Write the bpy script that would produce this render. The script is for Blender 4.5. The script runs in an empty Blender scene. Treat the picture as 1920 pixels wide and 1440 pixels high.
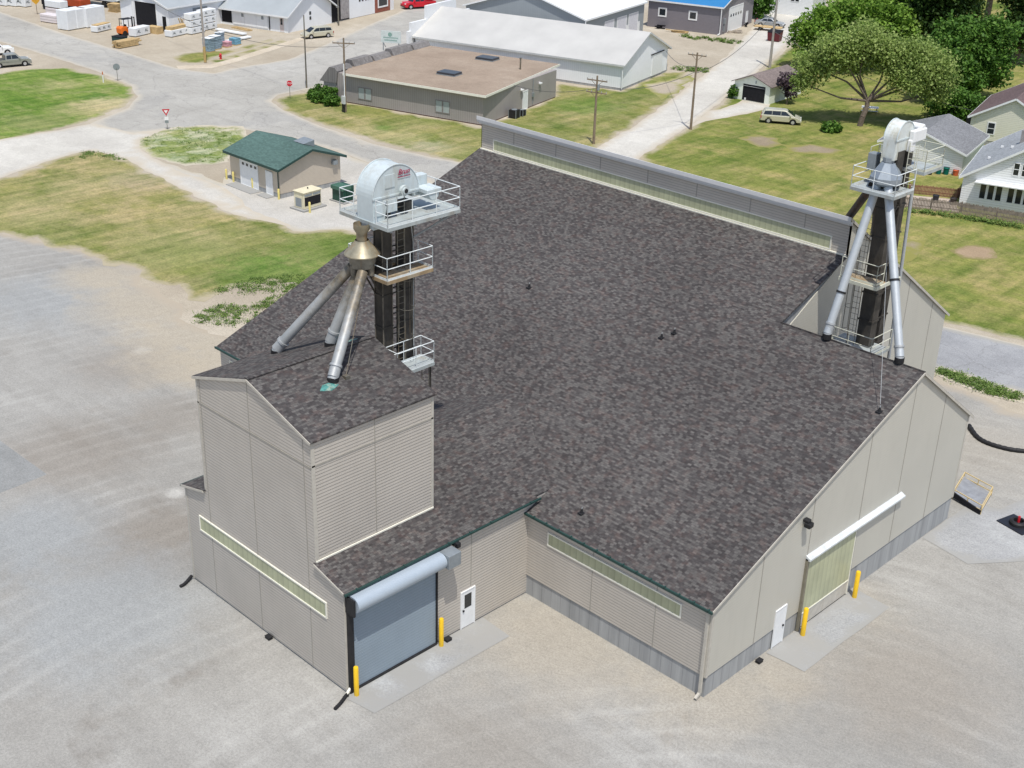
import bpy, bmesh, math, random
import numpy as np
from mathutils import Vector, Matrix, geometry, noise
random.seed(7); np.random.seed(7)
R = math.radians
S = bpy.context.scene; COL = S.collection
# ------------------------------------------------------------------ camera
CAM = dict(f=2400.0, pitch=25.389, yaw=134.061, roll=1.75, loc=(24.694, -38.076, 35.99))
_y, _p, _r = R(CAM['yaw']), R(CAM['pitch']), R(CAM['roll'])
FW = Vector((math.cos(_p)*math.cos(_y), math.cos(_p)*math.sin(_y), -math.sin(_p)))
_R = FW.cross(Vector((0, 0, 1))).normalized(); _U = _R.cross(FW)
RT = math.cos(_r)*_R + math.sin(_r)*_U; UP = -math.sin(_r)*_R + math.cos(_r)*_U
CL = Vector(CAM['loc'])
cd = bpy.data.cameras.new('camera'); cam = bpy.data.objects.new('camera', cd); COL.objects.link(cam)
M = Matrix((RT, UP, -FW)).transposed().to_4x4(); M.translation = CL; cam.matrix_world = M
cd.sensor_width = 36; cd.lens = CAM['f']/1920*36; cd.clip_end = 2000; cd.clip_start = 0.5
S.camera = cam
# ------------------------------------------------------------------ light
SUN = Vector((0.80, -0.55, 2.40)).normalized()
elev = math.asin(SUN.z)
w = bpy.data.worlds.new('World'); S.world = w; w.use_nodes = True
nt = w.node_tree; sky = nt.nodes.new('ShaderNodeTexSky'); sky.sky_type = 'NISHITA'; sky.sun_disc = False
sky.sun_elevation = elev; sky.sun_rotation = math.atan2(SUN.x, SUN.y); sky.altitude = 200; sky.dust_density = 2.0
bg = nt.nodes['Background']; nt.links.new(sky.outputs[0], bg.inputs[0]); bg.inputs[1].default_value = 0.14
sd = bpy.data.lights.new('sun', 'SUN'); sd.energy = 3.9; sd.angle = R(0.5); sd.color = (1.0, 0.965, 0.9)
so = bpy.data.objects.new('sun', sd); COL.objects.link(so); so.rotation_euler = SUN.to_track_quat('Z', 'Y').to_euler()
so.location = (0, 0, 60)
S.view_settings.view_transform = 'Standard'; S.view_settings.look = 'None'; S.view_settings.gamma = 1
S.view_settings.exposure = 0.0
# ------------------------------------------------------------------ pixel -> point
def ray(u, v): return FW + RT*((u-960)/CAM['f']) + UP*((720-v)/CAM['f'])
def G(u, v, z=0.0):
    d = ray(u, v); return CL + d*((z-CL.z)/d.z)
# ------------------------------------------------------------------ node helpers
def lin(r, g, b):
    f = lambda c: (c/255/12.92) if c/255 <= 0.04045 else ((c/255+0.055)/1.055)**2.4
    return (f(r), f(g), f(b), 1)
class Multi:
    """same box calls as MB, but every piece becomes a part of its own"""
    def __init__(s): s.l = []
    def __getattr__(s, k):
        def f(*a, **kw):
            m = MB(); getattr(m, k)(*a, **kw); s.l.append(m)
        return f
    def build(s, name, mat, parent=None, **k):
        for m in s.l: m.build(name, mat, parent, **k)
class NT:
    def __init__(s, name):
        s.m = bpy.data.materials.new(name); s.m.use_nodes = True; s.t = s.m.node_tree
        s.b = s.t.nodes['Principled BSDF']; s._o = None
    def n(s, t, **k):
        x = s.t.nodes.new(t)
        for a, b in k.items(): setattr(x, a, b)
        return x
    def l(s, a, b): s.t.links.new(a, b)
    def coord(s, scale=(1, 1, 1), rot=0, rotv=None):
        if s._o is None: s._o = s.n('ShaderNodeTexCoord')
        mp = s.n('ShaderNodeMapping'); mp.inputs['Scale'].default_value = scale
        mp.inputs['Rotation'].default_value = rotv or (0, 0, rot); s.l(s._o.outputs['Object'], mp.inputs[0]); return mp.outputs[0]
    def noise(s, scale, detail=4, rough=0.6, co=None, out='Fac'):
        x = s.n('ShaderNodeTexNoise'); x.inputs['Scale'].default_value = scale; x.inputs['Detail'].default_value = detail
        x.inputs['Roughness'].default_value = rough; s.l(co or s.coord(), x.inputs['Vector']); return x.outputs[out]
    def ramp(s, fac, stops):
        x = s.n('ShaderNodeValToRGB'); e = x.color_ramp.elements
        while len(e) > 1: e.remove(e[-1])
        stops = sorted(stops, key=lambda q: q[0]); e[0].position = stops[0][0]; e[0].color = stops[0][1]
        for p, c in stops[1:]:
            k = e.new(p); k.color = c
        s.l(fac, x.inputs[0]); return x.outputs[0]
    def step(s, fac, a, b):
        return s.ramp(fac, [(a, (0, 0, 0, 1)), (b, (1, 1, 1, 1))])  # a > b gives the falling step
    def mix(s, fac, a, b, mode='MIX'):
        x = s.n('ShaderNodeMix'); x.data_type = 'RGBA'; x.blend_type = mode
        for sock, v in ((x.inputs[0], fac), (x.inputs[6], a), (x.inputs[7], b)):
            if hasattr(v, 'links'): s.l(v, sock)
            else: sock.default_value = v
        return x.outputs[2]
    def math(s, op, a, b=0.0, c=None):
        x = s.n('ShaderNodeMath', operation=op)
        for i, v in enumerate([a, b] + ([c] if c is not None else [])):
            if hasattr(v, 'links'): s.l(v, x.inputs[i])
            else: x.inputs[i].default_value = v
        return x.outputs[0]
    def bump(s, h, strength=0.3, dist=0.05):
        x = s.n('ShaderNodeBump'); x.inputs['Strength'].default_value = strength; x.inputs['Distance'].default_value = dist
        s.l(h, x.inputs['Height']); s.l(x.outputs[0], s.b.inputs['Normal'])
    def done(s, col, rough=0.8, metal=0.0, spec=0.3):
        if hasattr(col, 'links'): s.l(col, s.b.inputs['Base Color'])
        else: s.b.inputs['Base Color'].default_value = col
        if hasattr(rough, 'links'): s.l(rough, s.b.inputs['Roughness'])
        else: s.b.inputs['Roughness'].default_value = rough
        s.b.inputs['Metallic'].default_value = metal; s.b.inputs['Specular IOR Level'].default_value = spec
        return s.m
MATS = {}
def paint(name, c, rough=0.6, metal=0.0, var=0.12, scale=3.0, spec=0.3, dirt=None, bump=0.0):
    if name in MATS: return MATS[name]
    k = NT(name); c = tuple(c[:3])
    f = k.noise(scale, 5, 0.65)
    a = tuple(x*(1-var) for x in c)+(1,); b = tuple(min(1, x*(1+var)) for x in c)+(1,)
    col = k.ramp(f, [(0.3, a), (0.7, b)])
    if dirt:
        f2 = k.step(k.noise(dirt[3], 6, 0.7, k.coord((1, 1, 0.25))), 0.48, 0.72)
        col = k.mix(f2, col, tuple(dirt[:3])+(1,))
    if bump: k.bump(k.noise(scale*6, 4), bump, 0.02)
    MATS[name] = k.done(col, rough, metal, spec); return MATS[name]
def siding(name, c, period=0.16, vert=False, strength=0.6, line_shade=0.75, rough=0.45, dirt=0.08):
    k = NT(name); c = tuple(c[:3])
    o = k.coord(); sx = k.n('ShaderNodeSeparateXYZ'); k.l(o, sx.inputs[0])
    if vert:
        ax = k.math('ADD', sx.outputs[0], sx.outputs[1])
    else: ax = sx.outputs[2]
    ph = k.math('FRACT', k.math('MULTIPLY', ax, 1.0/period))
    g = k.ramp(ph, [(0.0, (0, 0, 0, 1)), (0.12, (0.1, 0.1, 0.1, 1)), (0.3, (0.75, 0.75, 0.75, 1)), (1.0, (1, 1, 1, 1))])
    f = k.noise(0.35, 4, 0.6); f3 = k.noise(2.5, 5, 0.7, k.coord((1, 1, 0.15)))
    col = k.ramp(f, [(0.3, tuple(x*(1-dirt) for x in c)+(1,)), (0.7, tuple(min(1, x*(1+dirt*0.6)) for x in c)+(1,))])
    col = k.mix(k.math('MULTIPLY', k.step(f3, 0.5, 0.8), 0.25), col, tuple(x*0.78 for x in c)+(1,))
    gl = k.ramp(ph, [(0.0, (line_shade, line_shade, line_shade, 1)), (0.16, (line_shade, line_shade, line_shade, 1)), (0.24, (1, 1, 1, 1))])  # groove shade painted into the colour as darker lines; printed stripes on the wrap
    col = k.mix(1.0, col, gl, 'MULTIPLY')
    k.bump(g, strength, period*0.12)
    return k.done(col, rough, 0, 0.35)
def shingle(name, cols, swap=False, bw=0.20, rh=0.12, blot=1.0, rough=0.9):
    k = NT(name)
    o = k.coord((1, 1.07, 0) if not swap else (1.05, 1, 0))
    if swap:
        sx = k.n('ShaderNodeSeparateXYZ'); k.l(o, sx.inputs[0]); cb = k.n('ShaderNodeCombineXYZ')
        k.l(sx.outputs[1], cb.inputs[0]); k.l(sx.outputs[0], cb.inputs[1]); o = cb.outputs[0]
    br = k.n('ShaderNodeTexBrick'); br.offset = 0.37; br.offset_frequency = 3; br.squash = 1
    br.inputs['Scale'].default_value = 1; br.inputs['Brick Width'].default_value = bw; br.inputs['Row Height'].default_value = rh
    br.inputs['Mortar Size'].default_value = 0.006; br.inputs['Color1'].default_value = (0, 0, 0, 1); br.inputs['Color2'].default_value = (1, 1, 1, 1)
    br.inputs['Mortar'].default_value = (0.1, 0.1, 0.1, 1); br.inputs['Mortar Smooth'].default_value = 0.2
    k.l(o, br.inputs['Vector'])
    mp = k.n('ShaderNodeMapping'); mp.inputs['Scale'].default_value = (4.6, 8.2, 1); k.l(o, mp.inputs[0])
    n1 = k.noise(1.0, 5, 0.6, mp.outputs[0])
    tone = k.math('ADD', k.math('MULTIPLY', br.outputs['Color'], 0.50), k.math('MULTIPLY', n1, 0.66))
    tone = k.math('SUBTRACT', tone, 0.06)
    n2 = k.noise(1.7, 4, 0.7, o)
    c1 = k.ramp(tone, [(0.22, cols[0]), (0.45, cols[1]), (0.62, cols[2]), (0.85, cols[3])])
    c1 = k.mix(k.math('MULTIPLY', k.step(n2, 0.5, 0.66), 0.55*blot), c1, k.ramp(tone, [(0.2, cols[4]), (0.8, cols[5])]))
    n3 = k.noise(0.12, 3, 0.5, o)
    c1 = k.mix(1.0, c1, k.ramp(n3, [(0.3, (0.86, 0.86, 0.86, 1)), (0.7, (1.1, 1.1, 1.1, 1))]), 'MULTIPLY')
    k.bump(br.outputs['Fac'], -0.45, 0.012)
    return k.done(c1, rough, 0, 0.2)
# ------------------------------------------------------------------ mesh builder
class MB:
    def __init__(s): s.v = []; s.f = []; s.m = []
    def add(s, vs, fs, mi=0):
        o = len(s.v); s.v += [tuple(x) for x in vs]; s.f += [tuple(i+o for i in f) for f in fs]; s.m += [mi]*len(fs); return s
    def box(s, x0, x1, y0, y1, z0, z1, mi=0):
        vs = [(x, y, z) for z in (z0, z1) for y in (y0, y1) for x in (x0, x1)]
        return s.add(vs, [(0, 2, 3, 1), (4, 5, 7, 6), (0, 1, 5, 4), (2, 6, 7, 3), (0, 4, 6, 2), (1, 3, 7, 5)], mi)
    def prism(s, poly, axis, a, b, mi=0):
        """poly 2d in the two other axes (x:(y,z) y:(x,z) z:(x,y))"""
        P = {'x': lambda t, q: (t, q[0], q[1]), 'y': lambda t, q: (q[0], t, q[1]), 'z': lambda t, q: (q[0], q[1], t)}[axis]
        n = len(poly); vs = [P(a, q) for q in poly]+[P(b, q) for q in poly]
        fs = [tuple(range(n)), tuple(range(2*n-1, n-1, -1))]+[(i, i+n, (i+1) % n+n, (i+1) % n) for i in range(n)]
        return s.add(vs, fs, mi)
    def cyl(s, p0, p1, r0, r1=None, n=12, mi=0, cap=True):
        r1 = r0 if r1 is None else r1; p0, p1 = Vector(p0), Vector(p1); d = (p1-p0).normalized()
        a = d.orthogonal().normalized(); b = d.cross(a); vs = []
        for p, r in ((p0, r0), (p1, r1)):
            vs += [p+(a*math.cos(2*math.pi*i/n)+b*math.sin(2*math.pi*i/n))*r for i in range(n)]
        fs = [(i, (i+1) % n, (i+1) % n+n, i+n) for i in range(n)]
        if cap: fs += [tuple(range(n-1, -1, -1)), tuple(range(n, 2*n))]
        return s.add(vs, fs, mi)
    def tube(s, pts, r, n=6, mi=0):
        for a, b in zip(pts[:-1], pts[1:]): s.cyl(a, b, r, r, n, mi)
        return s
    def bar(s, p0, p1, w, h=None, mi=0):
        h = h or w; p0, p1 = Vector(p0), Vector(p1); d = (p1-p0).normalized()
        a = d.cross(Vector((0, 0, 1)));
        if a.length < 1e-3: a = Vector((1, 0, 0))
        a.normalize(); b = a.cross(d).normalized(); vs = []
        for p in (p0, p1): vs += [p+a*(i*w/2)+b*(j*h/2) for i, j in ((-1, -1), (1, -1), (1, 1), (-1, 1))]
        return s.add(vs, [(0, 1, 2, 3), (7, 6, 5, 4), (0, 4, 5, 1), (1, 5, 6, 2), (2, 6, 7, 3), (3, 7, 4, 0)], mi)
    def slab(s, pts, th, mi=0):
        """planar polygon 3d thickened downwards along z by th"""
        n = len(pts); vs = [tuple(p) for p in pts]+[(p[0], p[1], p[2]-th) for p in pts]
        return s.add(vs, [tuple(range(n)), tuple(range(2*n-1, n-1, -1))]+[(i, i+n, (i+1) % n+n, (i+1) % n) for i in range(n)], mi)
    def rev(s, prof, c=(0, 0), n=24, mi=0):
        """lathe about z; prof [(r,z)]"""
        vs = []
        for r, z in prof: vs += [(c[0]+r*math.cos(2*math.pi*i/n), c[1]+r*math.sin(2*math.pi*i/n), z) for i in range(n)]
        fs = [(j*n+i, j*n+(i+1) % n, (j+1)*n+(i+1) % n, (j+1)*n+i) for j in range(len(prof)-1) for i in range(n)]
        return s.add(vs, fs, mi)
    def build(s, name, mat, parent=None, smooth=False, bevel=0.0):
        me = bpy.data.meshes.new(name); me.from_pydata(s.v, [], s.f)
        mats = mat if isinstance(mat, (list, tuple)) else [mat]
        for m in mats: me.materials.append(m)
        me.polygons.foreach_set('material_index', s.m)
        bm = bmesh.new(); bm.from_mesh(me); bmesh.ops.recalc_face_normals(bm, faces=bm.faces); bm.to_mesh(me); bm.free()
        if smooth:
            me.polygons.foreach_set('use_smooth', [True]*len(me.polygons)); me.update()
            me.set_sharp_from_angle(angle=R(40))
        o = bpy.data.objects.new(name, me); COL.objects.link(o)
        if parent: o.parent = parent
        if bevel:
            b = o.modifiers.new('bevel', 'BEVEL'); b.width = bevel; b.segments = 2; b.limit_method = 'ANGLE'; b.angle_limit = R(35)
        return o
def tag(o, label, cat, group=None):
    o['label'] = label; o['category'] = cat
    if group: o['group'] = group
    return o
def thing(name, label, cat, loc=(0, 0, 0), rz=0, group=None):
    o = bpy.data.objects.new(name, None); COL.objects.link(o); o.location = loc; o.rotation_euler = (0, 0, rz)
    o.empty_display_size = 0.3
    return tag(o, label, cat, group)
def struct(o, kind='structure'): o['kind'] = kind; return o
def copy_tree(o, parent=None):
    c = o.copy(); COL.objects.link(c); c.parent = parent
    for ch in list(o.children): copy_tree(ch, c)
    return c
def text_part(body, size, mat, parent, loc, rot, name='lettering', ext=0.008, shear=0.0):
    cu = bpy.data.curves.new('t', 'FONT'); cu.body = body; cu.size = size; cu.extrude = ext; cu.align_x = 'CENTER'; cu.align_y = 'CENTER'; cu.shear = shear
    t = bpy.data.objects.new('t', cu); COL.objects.link(t); bpy.context.view_layer.update()
    me = bpy.data.meshes.new_from_object(t); bpy.data.objects.remove(t); me.materials.clear(); me.materials.append(mat)
    o = bpy.data.objects.new(name, me); COL.objects.link(o); o.parent = parent; o.location = loc; o.rotation_euler = rot
    return o
A15 = R(15.0)
# ------------------------------------------------------------------ shared materials
TAN = (0.56, 0.515, 0.455)
m_siding = siding('tan_ribbed_siding', TAN, 0.155, strength=0.7, line_shade=0.72)
m_sidingE = siding('tan_smooth_siding', (0.53, 0.51, 0.445), 0.15, strength=0.2, line_shade=0.95, dirt=0.04)
m_tantrim = paint('tan_trim', (0.50, 0.47, 0.41), 0.5)
m_joint = paint('tan_seam', (0.34, 0.32, 0.28), 0.6)
def concrete_wall():
    k = NT('poured_concrete_wall'); sx = k.n('ShaderNodeSeparateXYZ'); k.l(k.coord(), sx.inputs[0])
    ph = k.math('FRACT', k.math('MULTIPLY', k.math('ADD', sx.outputs[0], sx.outputs[1]), 1/.61)); st = k.noise(1.0, 5, .65, k.coord((1.6, 1.6, .12)))
    col = k.ramp(st, [(.3, (.27, .275, .275, 1)), (.5, (.345, .35, .35, 1)), (.7, (.42, .425, .42, 1))])
    col = k.mix(1.0, col, k.ramp(ph, [(0, (.8, .8, .8, 1)), (.05, (.82, .82, .82, 1)), (.09, (1, 1, 1, 1))]), 'MULTIPLY'); k.bump(k.noise(8, 4), .15, .01); return k.done(col, .85, 0, .2)
m_conc_w = concrete_wall()
m_cream = paint('cream_trim', (0.80, 0.78, 0.68), 0.5, var=0.04)
m_white = paint('white_paint', (0.78, 0.79, 0.79), 0.45, var=0.05)
m_green = paint('dark_green_trim', (0.025, 0.062, 0.055), 0.5)
m_black = paint('black_rubber', (0.02, 0.02, 0.022), 0.6, var=0.3)
m_dark = paint('dark_interior', (0.012, 0.012, 0.015), 0.9, var=0.3)
m_glass = paint('dark_glass', (0.02, 0.025, 0.03), 0.08, var=0.1, spec=0.6)
m_yellow = paint('safety_yellow', (0.80, 0.50, 0.02), 0.5, var=0.08, dirt=(0.6, 0.4, 0.06, 4))
m_galv = paint('galvanised_steel', (0.40, 0.415, 0.42), 0.55, 0.35, var=0.12, scale=2)
m_galvd = paint('weathered_galvanised', (0.22, 0.21, 0.18), 0.5, 0.55, var=0.35, scale=1.8, dirt=(0.20, 0.13, 0.06, 1.6))
m_leg = paint('dark_stained_leg_steel', (0.068, 0.062, 0.055), 0.55, 0.3, var=0.4, scale=1.2, dirt=(0.10, 0.085, 0.065, 1.0))
m_head = paint('pale_blue_white_steel', (0.55, 0.62, 0.64), 0.45, 0.05, var=0.05, dirt=(0.44, 0.46, 0.43, 1.6))
m_deck = paint('grey_deck_plate', (0.42, 0.46, 0.46), 0.55, 0.2, var=0.1, dirt=(0.30, 0.28, 0.24, 1.2))
m_rust = paint('rusty_deck_plate', (0.30, 0.22, 0.13), 0.8, 0.1, var=0.35, scale=1.5, dirt=(0.42, 0.40, 0.33, 1.0))
m_rail = paint('white_rail_paint', (0.66, 0.70, 0.70), 0.5)
m_railc = paint('cream_rail_paint', (0.58, 0.58, 0.48), 0.5)
m_gmetal = paint('grey_metal', (0.28, 0.31, 0.33), 0.45, 0.3)
m_wood = paint('weathered_pole_wood', (0.22, 0.17, 0.12), 0.9, var=0.25, scale=2)
m_lum = paint('fresh_lumber', (0.50, 0.36, 0.18), 0.8, var=0.25, scale=2)
m_red = paint('bright_red_paint', (0.55, 0.02, 0.03), 0.35, var=0.05, spec=0.5)
m_rubber = paint('tyre_rubber', (0.02, 0.02, 0.02), 0.85)
m_rim = paint('bright_rim', (0.6, 0.6, 0.62), 0.35, 0.6)
m_brick = paint('red_brick', (0.28, 0.10, 0.07), 0.9, var=0.3, scale=6)
SH = [lin(58, 55, 55), lin(74, 71, 71), lin(89, 87, 85), lin(105, 102, 100), lin(74, 61, 59), lin(106, 92, 87)]
m_roof = shingle('variegated_shingles', SH)
m_roof_t = shingle('variegated_shingles_cross', SH, swap=True)
def fiber(name='fiberglass_panel', c=(0.46, 0.475, 0.31)):
    k = NT(name); o = k.coord(); sx = k.n('ShaderNodeSeparateXYZ'); k.l(o, sx.inputs[0])
    ph = k.math('FRACT', k.math('MULTIPLY', k.math('ADD', sx.outputs[0], sx.outputs[1]), 2.6))
    g = k.ramp(ph, [(0.0, (0.78, 0.78, 0.78, 1)), (0.12, (1, 1, 1, 1)), (0.8, (0.92, 0.92, 0.92, 1)), (1, (0.8, 0.8, 0.8, 1))])
    col = k.ramp(k.noise(0.8, 4), [(0.3, tuple(x*0.85 for x in c)+(1,)), (0.7, tuple(x*1.12 for x in c)+(1,))])
    k.bump(g, 0.4, 0.02); return k.done(k.mix(1.0, col, g, 'MULTIPLY'), 0.35, 0, 0.4)
m_fiber = fiber()
# ------------------------------------------------------------------ ground sheets
DIRT = (0.40, 0.345, 0.26, 1)
def edge_mask(k, w=0.5, amp=0.55, sc=0.7):
    a = k.n('ShaderNodeAttribute'); a.attribute_name = 'edge'
    n = k.noise(sc, 6, 0.7); n2 = k.noise(sc*6, 3, 0.7)
    d = k.math('ADD', k.math('ADD', a.outputs['Fac'], k.math('MULTIPLY', k.math('SUBTRACT', n, 0.5), amp*3)), k.math('MULTIPLY', k.math('SUBTRACT', n2, 0.5), amp))
    return k.math('MULTIPLY', k.step(d, 0.0, w), 1.0)
def m_gravel(name, c0, c1, c2, edge=None, spots=None, coarse=0.05, tracks=False, w=1.2, blobs=(), cracks=False):
    k = NT(name)
    big = k.noise(coarse, 5, 0.6); mid = k.noise(0.45, 6, 0.65); fine = k.noise(9, 4, 0.75)
    col = k.ramp(big, [(0.32, c0), (0.52, c1), (0.70, c2)])
    col = k.mix(k.math('MULTIPLY', k.step(mid, 0.38, 0.68), 0.45), col, k.mix(0.5, c0, tuple(x*0.82 for x in c0[:3])+(1,)))
    if spots: col = k.mix(k.math('MULTIPLY', k.step(k.noise(0.16, 4, 0.7), 0.6, 0.74), 0.7), col, spots)
    if tracks:
        wv = k.n('ShaderNodeTexWave'); wv.wave_type = 'RINGS'; wv.rings_direction = 'Z'; wv.inputs['Scale'].default_value = 0.22
        wv.inputs['Distortion'].default_value = 5; wv.inputs['Detail'].default_value = 3; wv.inputs['Detail Scale'].default_value = 0.35
        mp = k.coord(); ad = k.n('ShaderNodeVectorMath', operation='ADD'); ad.inputs[1].default_value = (-12, 14, 0); k.l(mp, ad.inputs[0]); k.l(ad.outputs[0], wv.inputs[0])
        for ro_, am_ in ((R(38), .38),):
            stn = k.noise(1.0, 5, .65, k.coord((.07, .9, 1), rot=ro_)); msk = k.step(k.noise(.06, 3, .5), .40, .62) if am_ > .35 else k.step(k.noise(.05, 3, .5, k.coord((1, 1, 1), rot=1.0)), .42, .62)
            sk = k.ramp(stn, [(.34, (.88, .87, .86, 1)), (.5, (1, 1, 1, 1)), (.68, (1.1, 1.1, 1.1, 1))]); col = k.mix(k.math('MULTIPLY', msk, 1.0), col, k.mix(1.0, col, sk, 'MULTIPLY'))
        tm = k.math('MULTIPLY', k.step(wv.outputs['Fac'], 0.6, 1.0), k.step(k.noise(0.12, 3), 0.42, 0.62))
        col = k.mix(k.math('MULTIPLY', tm, 0.3), col, tuple(min(1, x*1.25) for x in c2[:3])+(1,))
    for bx_, by_, br_, bc_, ba_ in blobs:
        vd = k.n('ShaderNodeVectorMath', operation='DISTANCE'); k.l(k.coord(), vd.inputs[0]); vd.inputs[1].default_value = (bx_, by_, 0)
        dd = k.math('ADD', k.math('DIVIDE', vd.outputs['Value'], br_), k.math('MULTIPLY', k.math('SUBTRACT', mid, 0.5), 1.1))
        col = k.mix(k.math('MULTIPLY', k.step(dd, 1.05, 0.35), ba_), col, bc_+(1,))
    if cracks:
        wp = k.n('ShaderNodeVectorMath', operation='ADD'); k.l(k.coord(), wp.inputs[0]); nz = k.n('ShaderNodeVectorMath', operation='SCALE'); k.l(k.noise(.9, 4, .6, out='Color'), nz.inputs[0]); nz.inputs['Scale'].default_value = 1.6; k.l(nz.outputs[0], wp.inputs[1])
        vo = k.n('ShaderNodeTexVoronoi', feature='DISTANCE_TO_EDGE'); vo.inputs['Scale'].default_value = .16; k.l(wp.outputs[0], vo.inputs['Vector'])
        col = k.mix(k.math('MULTIPLY', k.step(vo.outputs['Distance'], .012, .004), .28), col, (.14, .135, .13, 1))
        col = k.mix(k.math('MULTIPLY', k.step(k.noise(1.0, 4, .6, k.coord((.05, .8, 1), rot=R(-12))), .56, .70), .28), col, tuple(x*.62 for x in c0[:3])+(1,))
        col = k.mix(k.math('MULTIPLY', k.step(k.noise(.09, 3, .6), .58, .62), .22), col, (.25, .25, .25, 1))
    sp = k.ramp(fine, [(0.3, (0.80, 0.80, 0.80, 1)), (0.5, (1, 1, 1, 1)), (0.72, (1.18, 1.18, 1.18, 1))])
    col = k.mix(1.0, col, sp, 'MULTIPLY')
    m2 = k.noise(2.2, 9, 0.82); col = k.mix(1.0, col, k.ramp(m2, [(0.28, (0.86, 0.86, 0.86, 1)), (0.5, (1, 1, 1, 1)), (0.74, (1.11, 1.11, 1.10, 1))]), 'MULTIPLY')
    vf = k.noise(30, 2, 0.6); col = k.mix(1.0, col, k.ramp(vf, [(0.3, (0.85, 0.85, 0.85, 1)), (0.7, (1.12, 1.12, 1.12, 1))]), 'MULTIPLY')
    if edge: col = k.mix(edge_mask(k, w), edge, col)
    k.bump(fine, 0.35, 0.02)
    return k.done(col, 0.95, 0, 0.1)
def m_grass(name, g0, g1, dry, dirt, dry_amt=0.5, w=0.8, dirt_amt=0.0, blobs=()):
    k = NT(name)
    st = k.coord((0.35, 1.3, 1), rot=R(-20))
    a = k.noise(0.10, 5, 0.62); b = k.noise(0.5, 6, 0.7, st); f = k.noise(5, 4, 0.75)
    col = k.ramp(k.math('ADD', k.math('MULTIPLY', a, 0.6), k.math('MULTIPLY', b, 0.4)), [(0.36, g0), (0.50, g1), (0.60, k_mix(g1, dry, 0.6)), (0.72, dry)])
    col = k.mix(k.math('MULTIPLY', k.step(k.noise(0.22, 5, 0.7), 0.62-0.2*dry_amt, 0.78-0.2*dry_amt), 0.75), col, dry)
    if dirt_amt: col = k.mix(k.step(k.noise(0.3, 6, 0.75), 0.66-0.25*dirt_amt, 0.74-0.22*dirt_amt), col, dirt)
    col = k.mix(k.math('MULTIPLY', k.step(k.noise(1.3, 4, 0.7), 0.55, 0.7), 0.35), col, tuple(x*0.6 for x in g0[:3])+(1,))
    for bx_, by_, br_, bc_, ba_ in blobs:
        vd = k.n('ShaderNodeVectorMath', operation='DISTANCE'); k.l(k.coord(), vd.inputs[0]); vd.inputs[1].default_value = (bx_, by_, 0)
        dd = k.math('ADD', k.math('DIVIDE', vd.outputs['Value'], br_), k.math('MULTIPLY', k.math('SUBTRACT', k.noise(.7, 7, .75), 0.5), 1.8))
        col = k.mix(k.math('MULTIPLY', k.step(dd, 1.1, 0.4), ba_), col, bc_+(1,))
    ms = k.noise(1.0, 4, .6, k.coord((.9, .12, 1), rot=R(-22)))
    col = k.mix(1.0, col, k.ramp(ms, [(.34, (.72, .80, .70, 1)), (.5, (1, 1, 1, 1)), (.66, (1.22, 1.15, 1.2, 1))]), 'MULTIPLY')
    col = k.mix(1.0, col, k.ramp(k.noise(.045, 4, .6), [(.38, (.68, .82, .62, 1)), (.55, (1.05, 1.03, 1.05, 1))]), 'MULTIPLY')
    col = k.mix(1.0, col, k.ramp(k.noise(1.1, 9, .82), [(.28, (.62, .66, .6, 1)), (.5, (1, 1, 1, 1)), (.74, (1.32, 1.28, 1.25, 1))]), 'MULTIPLY')
    col = k.mix(1.0, col, k.ramp(f, [(0.25, (0.62, 0.62, 0.62, 1)), (0.5, (1, 1, 1, 1)), (0.75, (1.3, 1.3, 1.25, 1))]), 'MULTIPLY')
    col = k.mix(edge_mask(k, w), dirt, col)
    k.bump(f, 0.6, 0.06)
    return k.done(col, 0.95, 0, 0.08)
def k_mix(a, b, t): return tuple(a[i]*(1-t)+b[i]*t for i in range(3))+(1,)
def px(pts): return [G(u, v) for u, v in pts]
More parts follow.
